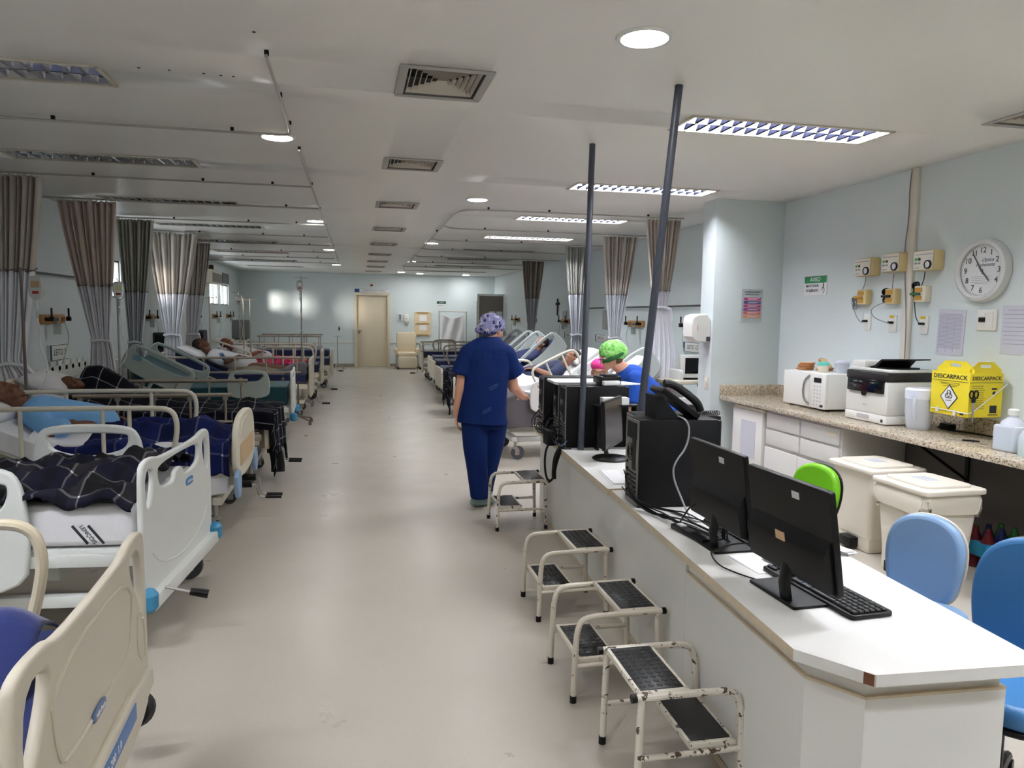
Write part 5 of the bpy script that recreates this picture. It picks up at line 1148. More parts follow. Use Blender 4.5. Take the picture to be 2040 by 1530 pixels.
def pillow(label, bedobj, c, d, m=SHEET, rot=0.0, group=None, mark=False):
    b = MB(); q = bmesh.ops.create_grid(b.bm, x_segments=14, y_segments=14, size=1)
    for v in q['verts']:
        u, w = v.co.x, v.co.y; k = (1-abs(u)**3)*(1-abs(w)**3); v.co.z = max(k, 0)**.5
    lo = bmesh.ops.duplicate(b.bm, geom=b.bm.verts[:]+b.bm.faces[:])
    for v in [e for e in lo['geom'] if isinstance(e, bmesh.types.BMVert)]: v.co.z *= -.6
    bmesh.ops.remove_doubles(b.bm, verts=b.bm.verts, dist=.0005)
    bmesh.ops.transform(b.bm, matrix=Matrix.Diagonal((d[0]/2, d[1]/2, d[2]/2, 1)), verts=b.bm.verts)
    o = b.obj('pillow', m, None, ang=180); o.matrix_world = Matrix.Translation(bedobj.location) @ RZ(bedobj.rotation_euler.z) @ T(*c) @ RY(-rot)
    link_props(o, label, 'pillow', group)
    if mark: MB().box((.03, -.02, d[2]/2-.004), (.10, .02, .004), rot=.4).box((.0, .02, d[2]/2-.004), (.02, .09, .004)).obj('printed_mark', INK, o)
    return o
# ---------------- people ----------------
def frame3(f, u):
    f = Vector(f).normalized(); u = Vector(u); u = (u-f*u.dot(f)).normalized(); s = u.cross(f); return Matrix((f, s, u)).transposed().to_4x4()   # x forward, y left, z up
def headblob(mb, c, f, u, k=1.0):
    M = T(*c) @ frame3(f, u) @ Matrix.Diagonal((k, k, k, 1))
    def e(p, r): mb.sph((0, 0, 0), 1, 16, M @ T(*p) @ Matrix.Diagonal((r[0], r[1], r[2], 1)))
    e((-.012, 0, .025), (.094, .077, .088)); e((.010, 0, -.03), (.078, .066, .070)); e((.030, 0, -.062), (.056, .050, .048)); e((.060, 0, -.095), (.024, .026, .018))
    e((.084, 0, -.022), (.014, .013, .026)); e((.094, 0, -.036), (.016, .016, .013)); e((.072, 0, .018), (.018, .050, .012))
    e((.074, 0, -.066), (.016, .024, .006)); e((.073, 0, -.076), (.016, .022, .007)); e((.062, .035, -.035), (.022, .022, .02)); e((.062, -.035, -.035), (.022, .022, .02))
    for s_ in (-1, 1): e((-.006, s_*.078, -.012), (.018, .008, .030))
    return M
def eyes(parent, M, brow=None, iris=(60, 40, 30)):
    for s_ in (-1, 1):
        o = MB().sph(tuple(M @ Vector((.071, s_*.031, -.004))), .0115, 12).obj('eye', mat('eye_white', (228, 222, 214), .2, var=0), parent)
        MB().sph(tuple(M @ Vector((.0800, s_*.031, -.004))), .0052, 10).obj('iris', mat('iris_%d' % iris[0], iris, .2, var=0), o)
        MB().tube([M @ Vector((.084, s_*.012, .018)), M @ Vector((.083, s_*.032, .024)), M @ Vector((.070, s_*.052, .018))], .0035, 6).obj('eyebrow', brow or mat('dark_hair', (34, 24, 20), .6, var=.2), parent)
def hand_blob(mb, wrist, d, up, side=1, curl=.5, k=1.0):
    # d: direction of fingers, up: back-of-hand normal; thumb leaves towards side*(up x d)
    F = frame3(d, up); M = T(*wrist) @ F @ Matrix.Diagonal((k, k, k, 1))
    def P(x, y, z): return M @ Vector((x, y*side, z))
    for y in (-.026, -.009, .009, .026): cap(mb, P(.0, y*.6, 0), .014*k, P(.085, y, 0), .0115*k, 10)
    for y, L in ((-.029, .062), (-.010, .074), (.010, .079), (.029, .070)):
        a = curl; x, z = .085, 0.0; pts = [P(x, y, z)]; ang = a*.5
        for seg in (.45, .30, .25):
            x += math.cos(ang)*L*seg; z -= math.sin(ang)*L*seg; pts.append(P(x, y*1.1, z)); ang += a
        chain(mb, pts, [.0098*k, .0088*k, .0082*k, .0072*k], 8)
    chain(mb, [P(.012, .022, -.004), P(.045, .048, -.014), P(.070, .056, -.024), P(.088, .052, -.030)], [.014*k, .0115*k, .010*k, .0085*k], 8)
def loft(mb, secs, seg=28):
    rings = []
    for s_ in secs:
        cx, cy, cz, rx, ry = s_[:5]; tl = s_[5] if len(s_) > 5 else 0
        rings.append([mb.bm.verts.new((cx+rx*math.cos(2*PI*k/seg), cy+ry*math.sin(2*PI*k/seg), cz+tl*math.cos(2*PI*k/seg))) for k in range(seg)])
    for A, B in zip(rings, rings[1:]):
        for k in range(seg): mb.bm.faces.new((A[k], A[(k+1) % seg], B[(k+1) % seg], B[k]))
    mb.bm.faces.new(rings[0][::-1]); mb.bm.faces.new(rings[-1]); return mb
def cap_mat(name, base, c1, c2, sc):
    n = NB(name, .8, 'Object'); v = n.voro(sc); v2 = n.voro(sc*2.3)
    c = n.mix(n.ma('GREATER_THAN', v, .42), base, c1); c = n.mix(n.ma('GREATER_THAN', n.noise(sc*1.4, 3), .585), c, c2); c = n.mix(n.ma('LESS_THAN', v2, .14), c, (60, 50, 50)); n.bump(v, .2, .01); return n.col(c)
CAPB = cap_mat('flowered_blue_cap', (52, 54, 118), (150, 150, 196), (214, 214, 232), 26); CAPG = cap_mat('patterned_green_cap', (110, 196, 84), (150, 222, 120), (176, 232, 150), 30)
HAIR = mat('dark_hair', (34, 24, 20), .6, var=.2, scale=60, bump=.4, bscale=140)
# nurse standing in the aisle, seen from behind
nx_, ny_ = 1.07, 5.92
n1 = thing('person', 'person in navy scrubs and flowered blue cap standing in the aisle, back to the camera', 'person', (nx_, ny_, 0))
mb = MB()
hf, hu = (.80, .52, -.28), (.20, .10, .97)
HM = headblob(mb, (.095, .10, 1.485), hf, hu, 1.0)
cap(mb, (.06, .04, 1.34), .066, (.08, .075, 1.42), .056)
loft(mb, [(0, .02, .75, .15, .10), (.0, .02, .95, .14, .095), (.02, .02, 1.20, .15, .09), (.03, .02, 1.32, .12, .07), (.05, .03, 1.38, .06, .05)])
chain(mb, [(-.15, .02, 1.27), (-.195, .00, 1.0), (-.225, .03, .79)], [.05, .045, .030]); hand_blob(mb, (-.226, .032, .785), (.05, .10, -1), (-1, .1, 0), -1, .45)
chain(mb, [(.215, .03, 1.26), (.265, .08, 1.0), (.395, .31, .90)], [.05, .047, .032]); hand_blob(mb, (.395, .31, .90), (.45, .85, -.15), (.0, .2, 1), 1, .35)
chain(mb, [(-.07, .0, .76), (-.055, .03, .43), (-.04, .0, .10)], [.09, .06, .042]); chain(mb, [(.10, .04, .76), (.07, .14, .43), (.04, .22, .10)], [.09, .06, .042])
voxel(mb, 'body', SKIN, n1, .0045, 3)
eyes(n1, HM)
sh = MB(); loft(sh, [(-.01, .02, .705, .215, .155, -.015), (-.01, .02, .80, .205, .148), (.0, .02, .95, .198, .142), (.015, .02, 1.12, .198, .135), (.025, .02, 1.25, .205, .125), (.03, .02, 1.33, .175, .11), (.045, .03, 1.385, .125, .09), (.06, .04, 1.425, .075, .068)])
chain(sh, [(-.02, .02, 1.34), (-.125, .02, 1.285), (-.175, .01, 1.17)], [.085, .083, .080]); sh.cyl((-.165, .012, 1.20), (-.198, .005, 1.11), .078, .084, 20)
chain(sh, [(.08, .03, 1.335), (.19, .03, 1.275), (.235, .05, 1.17)], [.085, .085, .083]); sh.cyl((.22, .045, 1.20), (.28, .07, 1.11), .080, .092, 20)
voxel(sh, 'scrub_top', SCRUB, n1, .007, 5)
tr_ = MB(); loft(tr_, [(.01, .03, .66, .175, .13), (.01, .02, .76, .18, .13)])
for a in ([(-.075, .0, .72, .115, .115), (-.07, .02, .50, .098, .10), (-.045, .025, .30, .088, .092), (-.03, .0, .13, .082, .09), (-.028, -.005, .075, .078, .088)], [(.105, .04, .72, .112, .115), (.095, .10, .50, .10, .10), (.07, .16, .30, .088, .092), (.05, .21, .12, .08, .09), (.05, .215, .075, .078, .088)]): loft(tr_, a)
voxel(tr_, 'scrub_trousers', SCRUB, n1, .008, 5)
CLG = mat('pale_green_clog', (132, 156, 150), .5)
def clog(M, parent):
    q = MB(); q.sph((0, 0, 0), 1, 18, M @ T(.06, 0, .045) @ Matrix.Diagonal((.085, .048, .045, 1))); q.sph((0, 0, 0), 1, 18, M @ T(-.05, 0, .045) @ Matrix.Diagonal((.07, .042, .045, 1))); q.sph((0, 0, 0), 1, 18, M @ T(0, 0, .03) @ Matrix.Diagonal((.12, .044, .030, 1)))
    voxel(q, 'clog', CLG, parent, .006, 3, cut=None)
clog(T(-.0, .02, 0) @ RZ(.35), n1); clog(T(.075, .24, 0) @ RZ(1.2), n1)
cp = MB(); Mc = T(.095, .10, 1.485) @ frame3(hf, hu)
cp.sph((0, 0, 0), 1, 24, Mc @ T(-.030, 0, .042) @ Matrix.Diagonal((.120, .108, .088, 1))); cp.sph((0, 0, 0), 1, 24, Mc @ T(-.065, 0, -.010) @ Matrix.Diagonal((.085, .096, .070, 1))); cp.sph((0, 0, 0), 1, 24, Mc @ T(-.10, .04, -.045) @ Matrix.Diagonal((.05, .06, .03, 1)))
voxel(cp, 'scrub_cap', CAPB, n1, .008, 4)
MB().tube([Mc @ Vector((.084, -.065, -.004)), Mc @ Vector((.10, -.03, -.004)), Mc @ Vector((.10, .03, -.004))], .003, 6).tube([Mc @ Vector((.084, -.066, -.004)), Mc @ Vector((.0, -.084, .004))], .0025, 6).tube([Mc @ Vector((.099, -.032+.02*math.cos(a), -.008+.017*math.sin(a))) for a in [i*.5 for i in range(13)]], .002, 5).obj('glasses', INK, n1)
for (x, z) in ((.055, 1.02), (.0, .83)):
    q = MB()
    for k, (dx, dz) in enumerate(((0, .012), (0, -.012))): q.box((x, -.135 if z > .9 else -.145, z+dz), (.075, .002, .003), rot=RY(-.45))
    for k in range(5): q.box((x-.03+.015*k, -.136 if z > .9 else -.146, z-.012+.0075*k), (.003, .002, .02), rot=RY(-.45))
    q.obj('printed_stamp', mat('faded_stamp', (70, 92, 150), .8, var=0), n1)
# nurse leaning over the end of the desk, green cap
n2 = thing('person', 'person in blue scrubs and green patterned cap leaning left over the desk end', 'person', (2.72, 6.02, 0))
mb = MB(); hf, hu = (-.93, -.12, -.30), (-.25, 0, .95)
HM = headblob(mb, (-.525, -.02, 1.265), hf, hu, 1.0); cap(mb, (-.36, 0, 1.12), .066, (-.475, 0, 1.205), .057)
loft(mb, [(0, 0, .74, .14, .15), (-.03, 0, .86, .13, .14), (-.18, 0, .99, .13, .15), (-.30, 0, 1.07, .11, .13), (-.38, 0, 1.13, .06, .06)])
for s_ in (-1, 1):
    chain(mb, [(-.34, s_*.17, 1.05), (-.355, s_*.20, .82), (-.40, s_*.17, .60)], [.055, .047, .030]); hand_blob(mb, (-.40, s_*.17, .60), (-.3, 0, -1), (.3, s_*1, 0), s_, .5)
    chain(mb, [(.02, s_*.09, .76), (-.02, s_*.10, .42), (.03, s_*.10, .10)], [.09, .06, .042])
voxel(mb, 'body', SKIN, n2, .0055, 3); eyes(n2, HM)
sh = MB()
for i in range(9):
    t = i/8; c_ = Vector((.03-.34*t, 0, .74+.32*t)); sh.sph(tuple(c_), (.16-.02*t, .19-.01*t, .13-.0*t), 20)
for s_ in (-1, 1): chain(sh, [(-.33, s_*.14, 1.06), (-.35, s_*.19, .92)], [.085, .080]); sh.cyl((-.345, s_*.18, .95), (-.36, s_*.20, .86), .08, .088, 20)
cap(sh, (-.33, 0, 1.08), .10, (-.38, 0, 1.12), .075)
voxel(sh, 'scrub_top', SCRUB2, n2, .008, 6)
tr_ = MB()
for s_ in (-1, 1): loft(tr_, [(.02, s_*.09, .82, .13, .11), (.0, s_*.10, .45, .10, .10), (.03, s_*.10, .07, .08, .085)])
voxel(tr_, 'scrub_trousers', SCRUB2, n2, .01, 5)
for s_ in (-1, 1): clog(T(-.02, s_*.10, 0) @ RZ(PI), n2)
cp = MB(); Mc = T(-.525, -.02, 1.265) @ frame3(hf, hu)
cp.sph((0, 0, 0), 1, 24, Mc @ T(-.030, 0, .040) @ Matrix.Diagonal((.118, .104, .092, 1))); cp.sph((0, 0, 0), 1, 24, Mc @ T(-.075, 0, .01) @ Matrix.Diagonal((.095, .098, .085, 1)))
voxel(cp, 'scrub_cap', CAPG, n2, .008, 4)
MB().tube([Mc @ Vector((.072+.004*math.cos(a), .102*math.sin(a)*1.0, .03)) if 0 else Mc @ Vector((-.03+.108*math.cos(a), .094*math.sin(a), -.010-.02*math.cos(a))) for a in [-2.2+4.4*i/24 for i in range(25)]], .016, 8).obj('cap_band', mat('dark_green_band', (30, 96, 44), .8), n2)
MB().tube([Mc @ Vector((.088, .066, -.004)), Mc @ Vector((.10, .03, -.004)), Mc @ Vector((.10, -.03, -.004))], .003, 6).tube([Mc @ Vector((.086, .066, -.004)), Mc @ Vector((.0, .084, .0))], .0025, 6).obj('glasses', INK, n2)
hb = MB().sph((0, 0, 0), 1, 16, Mc @ T(-.05, 0, -.045) @ Matrix.Diagonal((.060, .074, .05, 1))); hb.obj('hair', mat('brown_hair', (92, 66, 46), .6, var=.2, scale=60), n2)
# seated person with pink cap behind the computers
n3 = thing('person', 'person with a pink cap, only the eyes and forehead showing behind the desk', 'person', (2.46, 6.85, 0))
mb = MB(); hf, hu = (-.42, -.90, -.05), (0, -.05, 1)
HM = headblob(mb, (-.10, -.12, 1.065), hf, hu, 1.0); cap(mb, (-.06, 0, .88), .062, (-.08, -.08, 1.0), .054)
loft(mb, [(0, .05, .42, .17, .13), (0, .03, .60, .15, .11), (-.02, .01, .78, .17, .11), (-.04, 0, .88, .11, .08)])
for s_ in (-1, 1):
    chain(mb, [(-.03+s_*.17, 0, .83), (-.04+s_*.20, -.05, .60), (-.05+s_*.10, -.25, .56)], [.052, .042, .028]); hand_blob(mb, (-.05+s_*.10, -.25, .56), (-s_*.6, -.8, 0), (0, 0, 1), s_, .4)
    chain(mb, [(s_*.09, .0, .46), (s_*.10-.05, -.40, .46), (s_*.10-.06, -.42, .08)], [.085, .06, .04])
voxel(mb, 'body', mat('tan_skin', (196, 144, 118), .5, var=.06, scale=14), n3, .0055, 3); eyes(n3, HM)
sh = MB(); loft(sh, [(0, .05, .44, .20, .16), (0, .03, .62, .185, .145), (-.02, .01, .80, .195, .135), (-.04, 0, .90, .12, .09)])
for s_ in (-1, 1): chain(sh, [(-.03+s_*.16, 0, .83), (-.04+s_*.20, -.04, .66)], [.074, .07])
for s_ in (-1, 1): chain(sh, [(s_*.09, .02, .46), (s_*.10-.05, -.38, .465), (s_*.10-.06, -.42, .12)], [.105, .085, .07])
voxel(sh, 'pink_scrubs', mat('pink_cloth', (226, 70, 136), .85, var=.06), n3, .01, 5)
cp = MB(); Mc = T(-.10, -.12, 1.065) @ frame3(hf, hu); cp.sph((0, 0, 0), 1, 24, Mc @ T(-.025, 0, .062) @ Matrix.Diagonal((.108, .092, .074, 1))); voxel(cp, 'pink_cap', mat('hot_pink_cap', (240, 66, 150), .8, var=.05), n3, .008, 3)
for p in ((2.62, 7.0),):
    st = thing('stool_seat', 'round stool under the seated person with the pink cap', 'stool', (2.47, 6.92, 0)); MB().lathe([(0, .36), (.16, .36), (.17, .38), (.16, .41), (0, .41)], seg=24).obj('seat', NAVY, st)
    MB().cyl((0, 0, .08), (0, 0, .36), .025).obj('column', CHROME, st)
    for k in range(5): MB().tube([(0, 0, .09), (.22*math.cos(1.257*k), .22*math.sin(1.257*k), .03)], .016, 8).obj('base_leg', CHROME, st)
# ---------------- left beds ----------------
brand = mat('blue_brand_badge', (70, 128, 188), .4, var=0)
b1, tp1 = bed('beige hospital bed with a large moulded footboard, nearest the camera on the left', -.712, 2.06, -1, .037, BEIGE, NAVY, mt=.60, th=.13, foot=('panel', BEIGE, 1.09, .22, .88), cmat=METAL, hboard=True)
MB().plate([chaikin([(-.05, -.016), (.05, -.016), (.055, 0), (.05, .016), (-.05, .016), (-.055, 0)], 2)], .006, .002, T(-.050, .03, .545) @ FACE_X).obj('brand_badge', mat('dull_blue_badge', (86, 108, 150), .4, var=0), b1)
text('lettering', 'Hill-Rom', .022, T(-.0545, .03, .545) @ ON_RIGHT, PAPER, b1)
MB().plate([chaikin([(-.53, -.06), (.53, -.06), (.50, .06), (-.50, .06)], 1)], .03, .01, T(-.052, 0, .37) @ FACE_X).obj('lower_skirt', BEIGE, b1)
MB().box((-.068, .05, .38), (.004, .62, .05)).obj('blue_label_strip', mat('blue_strip', (70, 112, 170), .4, var=.05), b1)
text('lettering', 'HR 200  1.0', .034, T(-.0715, .0, .38) @ ON_RIGHT, PAPER, b1)
tuberail(b1, mat('ivory_tube', (216, 204, 178), .35), -1, .24, 1.5, .58, .93, posts=(.3, .7))
for s_ in (-1, 1): MB().lathe([(0, -.03), (.05, -.03), (.065, -.01), (.065, .01), (.05, .03), (0, .03)], seg=20, M=T(.02, s_*.62, .20) @ RX(PI/2)).obj('corner_roller', RUBBER, b1)
drape('blanket', 'bunched plain navy blanket on the nearest beige bed', 'blanket', b1, tp1, .12, 1.0, -.25, .40, NAVYB, ((.22, -.12, .16, .14, .17), (.5, .1, .2, .2, .10), (.8, -.1, .2, .2, .07)), amp=.03, seed=2, nx=50, ny=40)
b2, tp2 = bed('white hospital bed with blue corner rollers and checked dark blanket, second on the left', -.93, 4.08, -1, -.09, BEDW, SHEET, mt=.70, th=.20, foot=('slot', BEDW, 1.10, .25, .915), bump=BLUEP, W_=.96, hboard=True, big=.085)
o_ = MB().plate([chaikin([(-.055, -.022), (.055, -.022), (.06, 0), (.055, .022), (-.055, .022), (-.06, 0)], 2)], .006, .002, T(-.046, -.13, .68) @ FACE_X).obj('brand_badge', brand, b2)
text('lettering', 'Hill-Rom', .026, T(-.0505, -.13, .68) @ ON_RIGHT, PAPER, b2)
sidepanel(b2, BEDW, 1, .46, 1.04, .30, .90); sidepanel(b2, BEDW, 1, 1.16, 1.85, .40, .95); sidepanel(b2, BEDW, -1, .31, .93, .50, .94)
MB().box((-.05, 0, .245), (.07, 1.08, .07), .01).obj('foot_bar', BEDW, b2); MB().tube([(-.08, .40, .28), (-.20, .38, .24)], .007, 6).obj('brake_arm', METAL, b2); MB().cyl((-.19, .38, .245), (-.27, .37, .225), .018, .022).obj('brake_grip', BLACK, b2)
MB().box((.20, .452, .56), (.012, .002, .11), rot=RY(.65)).box((.27, .452, .56), (.012, .002, .11), rot=RY(.65)).obj('printed_stripe', INK, b2)
text('lettering', 'LENÇÓIS', .027, T(.235, .4525, .56) @ Matrix(((-1, 0, 0, 0), (0, 0, 1, 0), (0, 1, 0, 0), (0, 0, 0, 1))) @ RZ(-.95), INK, b2)
drape('blanket', 'black and grey checked blanket bunched over the white second bed', 'blanket', b2, tp2, .04, 1.9, -.43, .468, PLAID_BK, ((.15, -.02, .13, .20, .13), (.30, .2, .16, .2, .05), (.55, -.05, .25, .35, .05), (1.2, 0, .5, .25, .08), (.10, -.28, .10, .12, .05)), sidehang=(.05, .02), amp=.022, crease=.05, seed=5, nx=110, ny=70, lift=.024)
CRB = mat('cream_tube_paint', (214, 210, 196), .35)
b3, tp3 = bed('cream crank bed with rounded footboard holding the patient in pale blue', -.86, 5.95, -1, .0, BEIGE, SHEET, mt=.64, th=.14, head=.42, hinge=1.15, foot=('round', mat('cream_board', (224, 218, 200), .38, var=.03), .94, .36, .85), cranks=True, basecol=CRB, big=.06)
for s_ in (-1, 1):
    MB().plate([chaikin([(-.09, -.09), (.05, -.10), (.09, -.03), (.09, .10), (-.09, .10)], 1)], .03, .008, T(-.05, s_*.47, .36) @ FACE_X).obj('corner_bumper', PBLUE, b3)
tuberail(b3, CRB, 1, .34, 1.75, .55, .93, posts=(.22, .34, .7)); tuberail(b3, CRB, -1, .40, 1.8, .55, .95, posts=(.25, .7))
drape('blanket', 'navy blue checked blanket covering the legs of the patient in pale blue', 'blanket', b3, tp3, .0, 1.15, -.455, .455, PLAID_NV, ((.25, 0, .14, .22, .09), (.7, .12, .45, .12, .12), (.7, -.14, .45, .12, .12)), sidehang=(.28, .22), amp=.016, crease=.025, seed=9, nx=90, ny=70)
drape('sheet', 'white sheet hanging from the foot corner of the cream crank bed', 'sheet', b3, tp3, .02, .62, .10, .40, SHEET, sidehang=(0, .36), amp=.012, seed=4, nx=40, ny=40, lift=.008)
MB_ = thing('person', 'patient in a pale blue gown lying head raised on the cream bed', 'person', b3.location, PI)
mb = MB(); hf, hu = (-.55, .08, .84), (.80, 0, .58)
HM = headblob(mb, (1.60, .02, .985), hf, hu, 1.0); cap(mb, (1.42, .0, .86), .066, (1.53, .01, .93), .058)
chain(mb, [(1.32, 0, .80), (1.05, 0, .71), (.80, 0, .66)], [.13, .12, .09]); chain(mb, [(.75, .1, .66), (.30, .11, .655), (.18, .11, .65)], [.07, .05, .04]); chain(mb, [(.75, -.1, .66), (.30, -.11, .655), (.18, -.11, .65)], [.07, .05, .04])
chain(mb, [(1.36, .19, .84), (1.22, .30, .74), (1.10, .22, .79)], [.052, .045, .030]); hand_blob(mb, (1.10, .22, .79), (-1, -.25, -.05), (0, .3, 1), 1, .25)
chain(mb, [(1.36, -.19, .84), (1.20, -.30, .75), (1.0, -.22, .78)], [.052, .045, .030]); hand_blob(mb, (1.0, -.22, .78), (-1, .25, -.05), (0, -.3, 1), -1, .25)
voxel(mb, 'body', SKINB, MB_, .0055, 3)
sh = MB(); chain(sh, [(1.37, 0, .82), (1.20, 0, .78), (1.0, 0, .75)], [.155, .16, .15])
for s_ in (-1, 1): chain(sh, [(1.37, s_*.15, .84), (1.24, s_*.27, .76), (1.16, s_*.26, .77)], [.085, .075, .07])
voxel(sh, 'hospital_gown', mat('pale_blue_gown', (116, 168, 218), .8, var=.08, scale=8, bump=.3, bscale=12), MB_, .009, 4)
q = MB().sph((0, 0, 0), 1, 18, T(1.60, .02, .985) @ frame3(hf, hu) @ T(-.022, 0, .034) @ Matrix.Diagonal((.092, .079, .086, 1))); q.obj('cropped_hair', mat('cropped_hair', (30, 22, 20), .8, var=.2, scale=80), MB_)
drape('sheet', 'white sheet folded back over the waist of the patient in pale blue', 'sheet', b3, tp3, .98, 1.32, -.36, .36, SHEET, ((1.1, 0, .3, .25, .14),), sidehang=(.05, .10), amp=.03, seed=6, nx=40, ny=50, lift=.015)
pillow('white pillow behind the head of the patient in pale blue', b3, (1.72, 0, .90), (.42, .62, .16), rot=.42, group='pillows')
# bed 4: hidden patient under the dark checked blanket
b4, tp4 = bed('hospital bed with folding metal rails, covered by a dark checked blanket', -.80, 7.38, -1, 0, ALU, SHEET, mt=.66, th=.14, head=.30, hinge=1.1, foot=('plain', PLC, .88, .34, .66), cranks=True, big=.06)
foldrail(b4, ALU, 1, .25, 1.55, .62, .86); foldrail(b4, ALU, -1, .25, 1.62, .62, .90)
drape('blanket', 'dark checked blanket hanging over the foot of the fourth bed', 'blanket', b4, tp4, .0, 1.62, -.45, .45, PLAID_DK, ((1.52, -.08, .26, .24, .24), (1.2, 0, .3, .25, .08), (.8, 0, .5, .22, .08), (.15, 0, .14, .22, .06)), sidehang=(.25, .16), foothang=.42, amp=.012, crease=.02, footout=.09, lift=.028, seed=3, nx=120, ny=60)
p4 = thing('person', 'sleeping patient with only a shaved head showing beside the dark checked blanket', 'person', b4.location, PI)
mb = MB(); hf, hu = (-.25, .75, .5), (.9, 0, .35); HM = headblob(mb, (1.66, .16, .93), hf, hu, .95); cap(mb, (1.50, .08, .84), .055, (1.60, .13, .90), .05); chain(mb, [(1.42, 0, .78), (1.1, 0, .69), (.8, 0, .66)], [.10, .09, .08]); chain(mb, [(.8, .08, .66), (.25, .08, .66)], [.06, .04]); chain(mb, [(.8, -.08, .66), (.25, -.08, .66)], [.06, .04])
voxel(mb, 'body', SKINB, p4, .009, 2)
pillow('white pillow with a printed mark beside the shaved head', b4, (1.86, .06, .93), (.40, .56, .20), rot=.3, mark=True, group='pillows')
t_ = MB(); t_.tube(smooth_path([(-.78, 7.25, .42), (-.72, 7.22, .30), (-.70, 7.22, .16), (-.70, 7.20, .08)]), .07, 10, rs=None, flat=(.5, 1)); o = t_.obj('hanging_bag', mat('black_cloth', (16, 16, 18), .8), None); link_props(o, 'black cloth strap bundle hanging at the foot of the checked-blanket bed', 'bag')
# bed 5: teal mattress, grey panels
GP = mat('greenish_grey_panel', (166, 178, 174), .4, var=.03)
b5, tp5 = bed('empty hospital bed with teal mattress, white footboard and raised grey panels', -.80, 10.10, -1, .03, BEDW, TEAL, mt=.66, th=.24, head=.50, hinge=1.15, foot=('slot', BEDW, .92, .28, .86), bump=BLUEP)
sidepanel(b5, GP, 1, .22, .74, .52, .88); sidepanel(b5, GP, 1, 1.20, 2.05, .50, .86, .50, (1.15, .56), badge=mat('badge_teal', (110, 150, 170), .4)); sidepanel(b5, GP, -1, 1.16, 2.0, .50, .88, .48, (1.15, .58), badge=MATS['badge_teal'])
o = MB().box((0, 0, 0), (.21, .28, .004)).box((0, 0, .002), (.12, .02, .002)).obj('paper_chart', mat('chart_paper', (178, 206, 206), .6, var=.1, scale=20), None); o.location = (-1.22, 9.80, .668); link_props(o, 'pale chart sheet lying on the teal mattress', 'papers')
o = MB().plate([chaikin([(-.10, 0), (0, .03), (.08, .01), (.10, -.02), (0, -.02)], 1)], .01, .003).obj('yellow_strap', mat('yellow_cloth', (200, 160, 50), .8)); o.location = (-1.12, 10.2, .672); o.rotation_euler = (0, 0, .4); link_props(o, 'yellow strap lying on the teal mattress', 'strap')
# further beds on the left
b6, tp6 = bed('cream bed with grey blanket heaped at its footboard, sixth on the left', -.66, 12.05, -1, .0, PLC, NAVY, mt=.66, th=.14, head=.45, hinge=1.15, foot=('plain', BEIGE, .92, .30, .90), cranks=True)
foldrail(b6, ALU, 1, .10, 2.0, .70, .92); tuberail(b6, CRB, -1, 1.0, 1.7, .60, .98, .35, (1.1, .7))
drape('blanket', 'dark grey blanket heaped against the cream footboard of the sixth bed', 'blanket', b6, tp6, .03, .75, -.4, .36, GREYB, ((.15, 0, .2, .3, .16), (.55, 0, .2, .3, .05)), sidehang=(.1, .15), amp=.03, seed=8, nx=40, ny=40)
drape('blanket', 'taupe blanket laid along the middle of the sixth bed', 'blanket', b6, tp6, .35, 1.2, -.40, .38, TAUPE, ((.8, 0, .4, .25, .13),), sidehang=(.1, .12), amp=.02, seed=7, nx=40, ny=40, lift=.02)
def lying(label, bd, skin, gown, hx, hz, hy=0.0, hf=(-.5, .3, .8), hu=(.85, 0, .5), sx=1.3, sz=.85, hair=None, arm=True, side=1, vox=.010, knees=False):
    p = thing('person', label, 'person', bd.location, bd.rotation_euler.z)
    mb = MB(); HM = headblob(mb, (hx, hy, hz), hf, hu, 1.0); cap(mb, (sx+.06, 0, sz+.02), .06, (hx-.06*hu[0], hy, hz-.06), .054)
    chain(mb, [(sx, 0, sz-.03), (sx-.28, 0, sz-.12), (sx-.5, 0, sz-.15)], [.12, .12, .12])
    for s_ in (-1, 1):
        k = (sx-.85, s_*.12, sz+(.12 if knees else -.17)); chain(mb, [(sx-.5, s_*.09, sz-.15), k, (.28, s_*.12, .70)], [.075, .055, .04])
        if arm: chain(mb, [(sx+.02, s_*.18, sz), (sx-.16, s_*.27, sz-.06), (sx-.34, s_*.14, sz+.02)], [.05, .042, .03]); hand_blob(mb, (sx-.34, s_*.14, sz+.02), (-1, -s_*.4, 0), (0, 0, 1), s_, .4)
    voxel(mb, 'body', skin, p, vox, 2)
    if gown:
        sh = MB(); chain(sh, [(sx+.02, 0, sz-.01), (sx-.28, 0, sz-.09), (sx-.45, 0, sz-.12)], [.145, .15, .15])
        for s_ in (-1, 1): chain(sh, [(sx+.02, s_*.15, sz+.01), (sx-.10, s_*.24, sz-.05)], [.08, .075])
        voxel(sh, 'shirt', gown, p, .012, 3)
    if hair: q = MB().sph((0, 0, 0), 1, 18, T(hx, hy, hz) @ frame3(hf, hu) @ T(-.026, 0, .034) @ Matrix.Diagonal((.098, .088, .088, 1))); q.obj('hair', hair, p)
    return p
lying('patient with brown skin and white top sitting up in the sixth bed', b6, SKINB, mat('white_shirt', (214, 214, 216), .85), 1.62, 1.10, .0, sx=1.38, sz=.90, hair=HAIR)
o = MB().plate([rrect(.13, .22, .02)], .04, .012, RY(.9)).obj('water_pack', mat('blue_pack', (60, 96, 140), .35, var=.3, scale=30)); o.location = (-1.90, 11.66, .93); o.rotation_euler = (0, .2, .3); link_props(o, 'dark blue bag resting on the rail by the sixth bed patient', 'bag')
pillow('grey-white pillow on the raised head of the sixth bed', b6, (1.72, .1, .98), (.4, .6, .14), rot=.45, group='pillows')
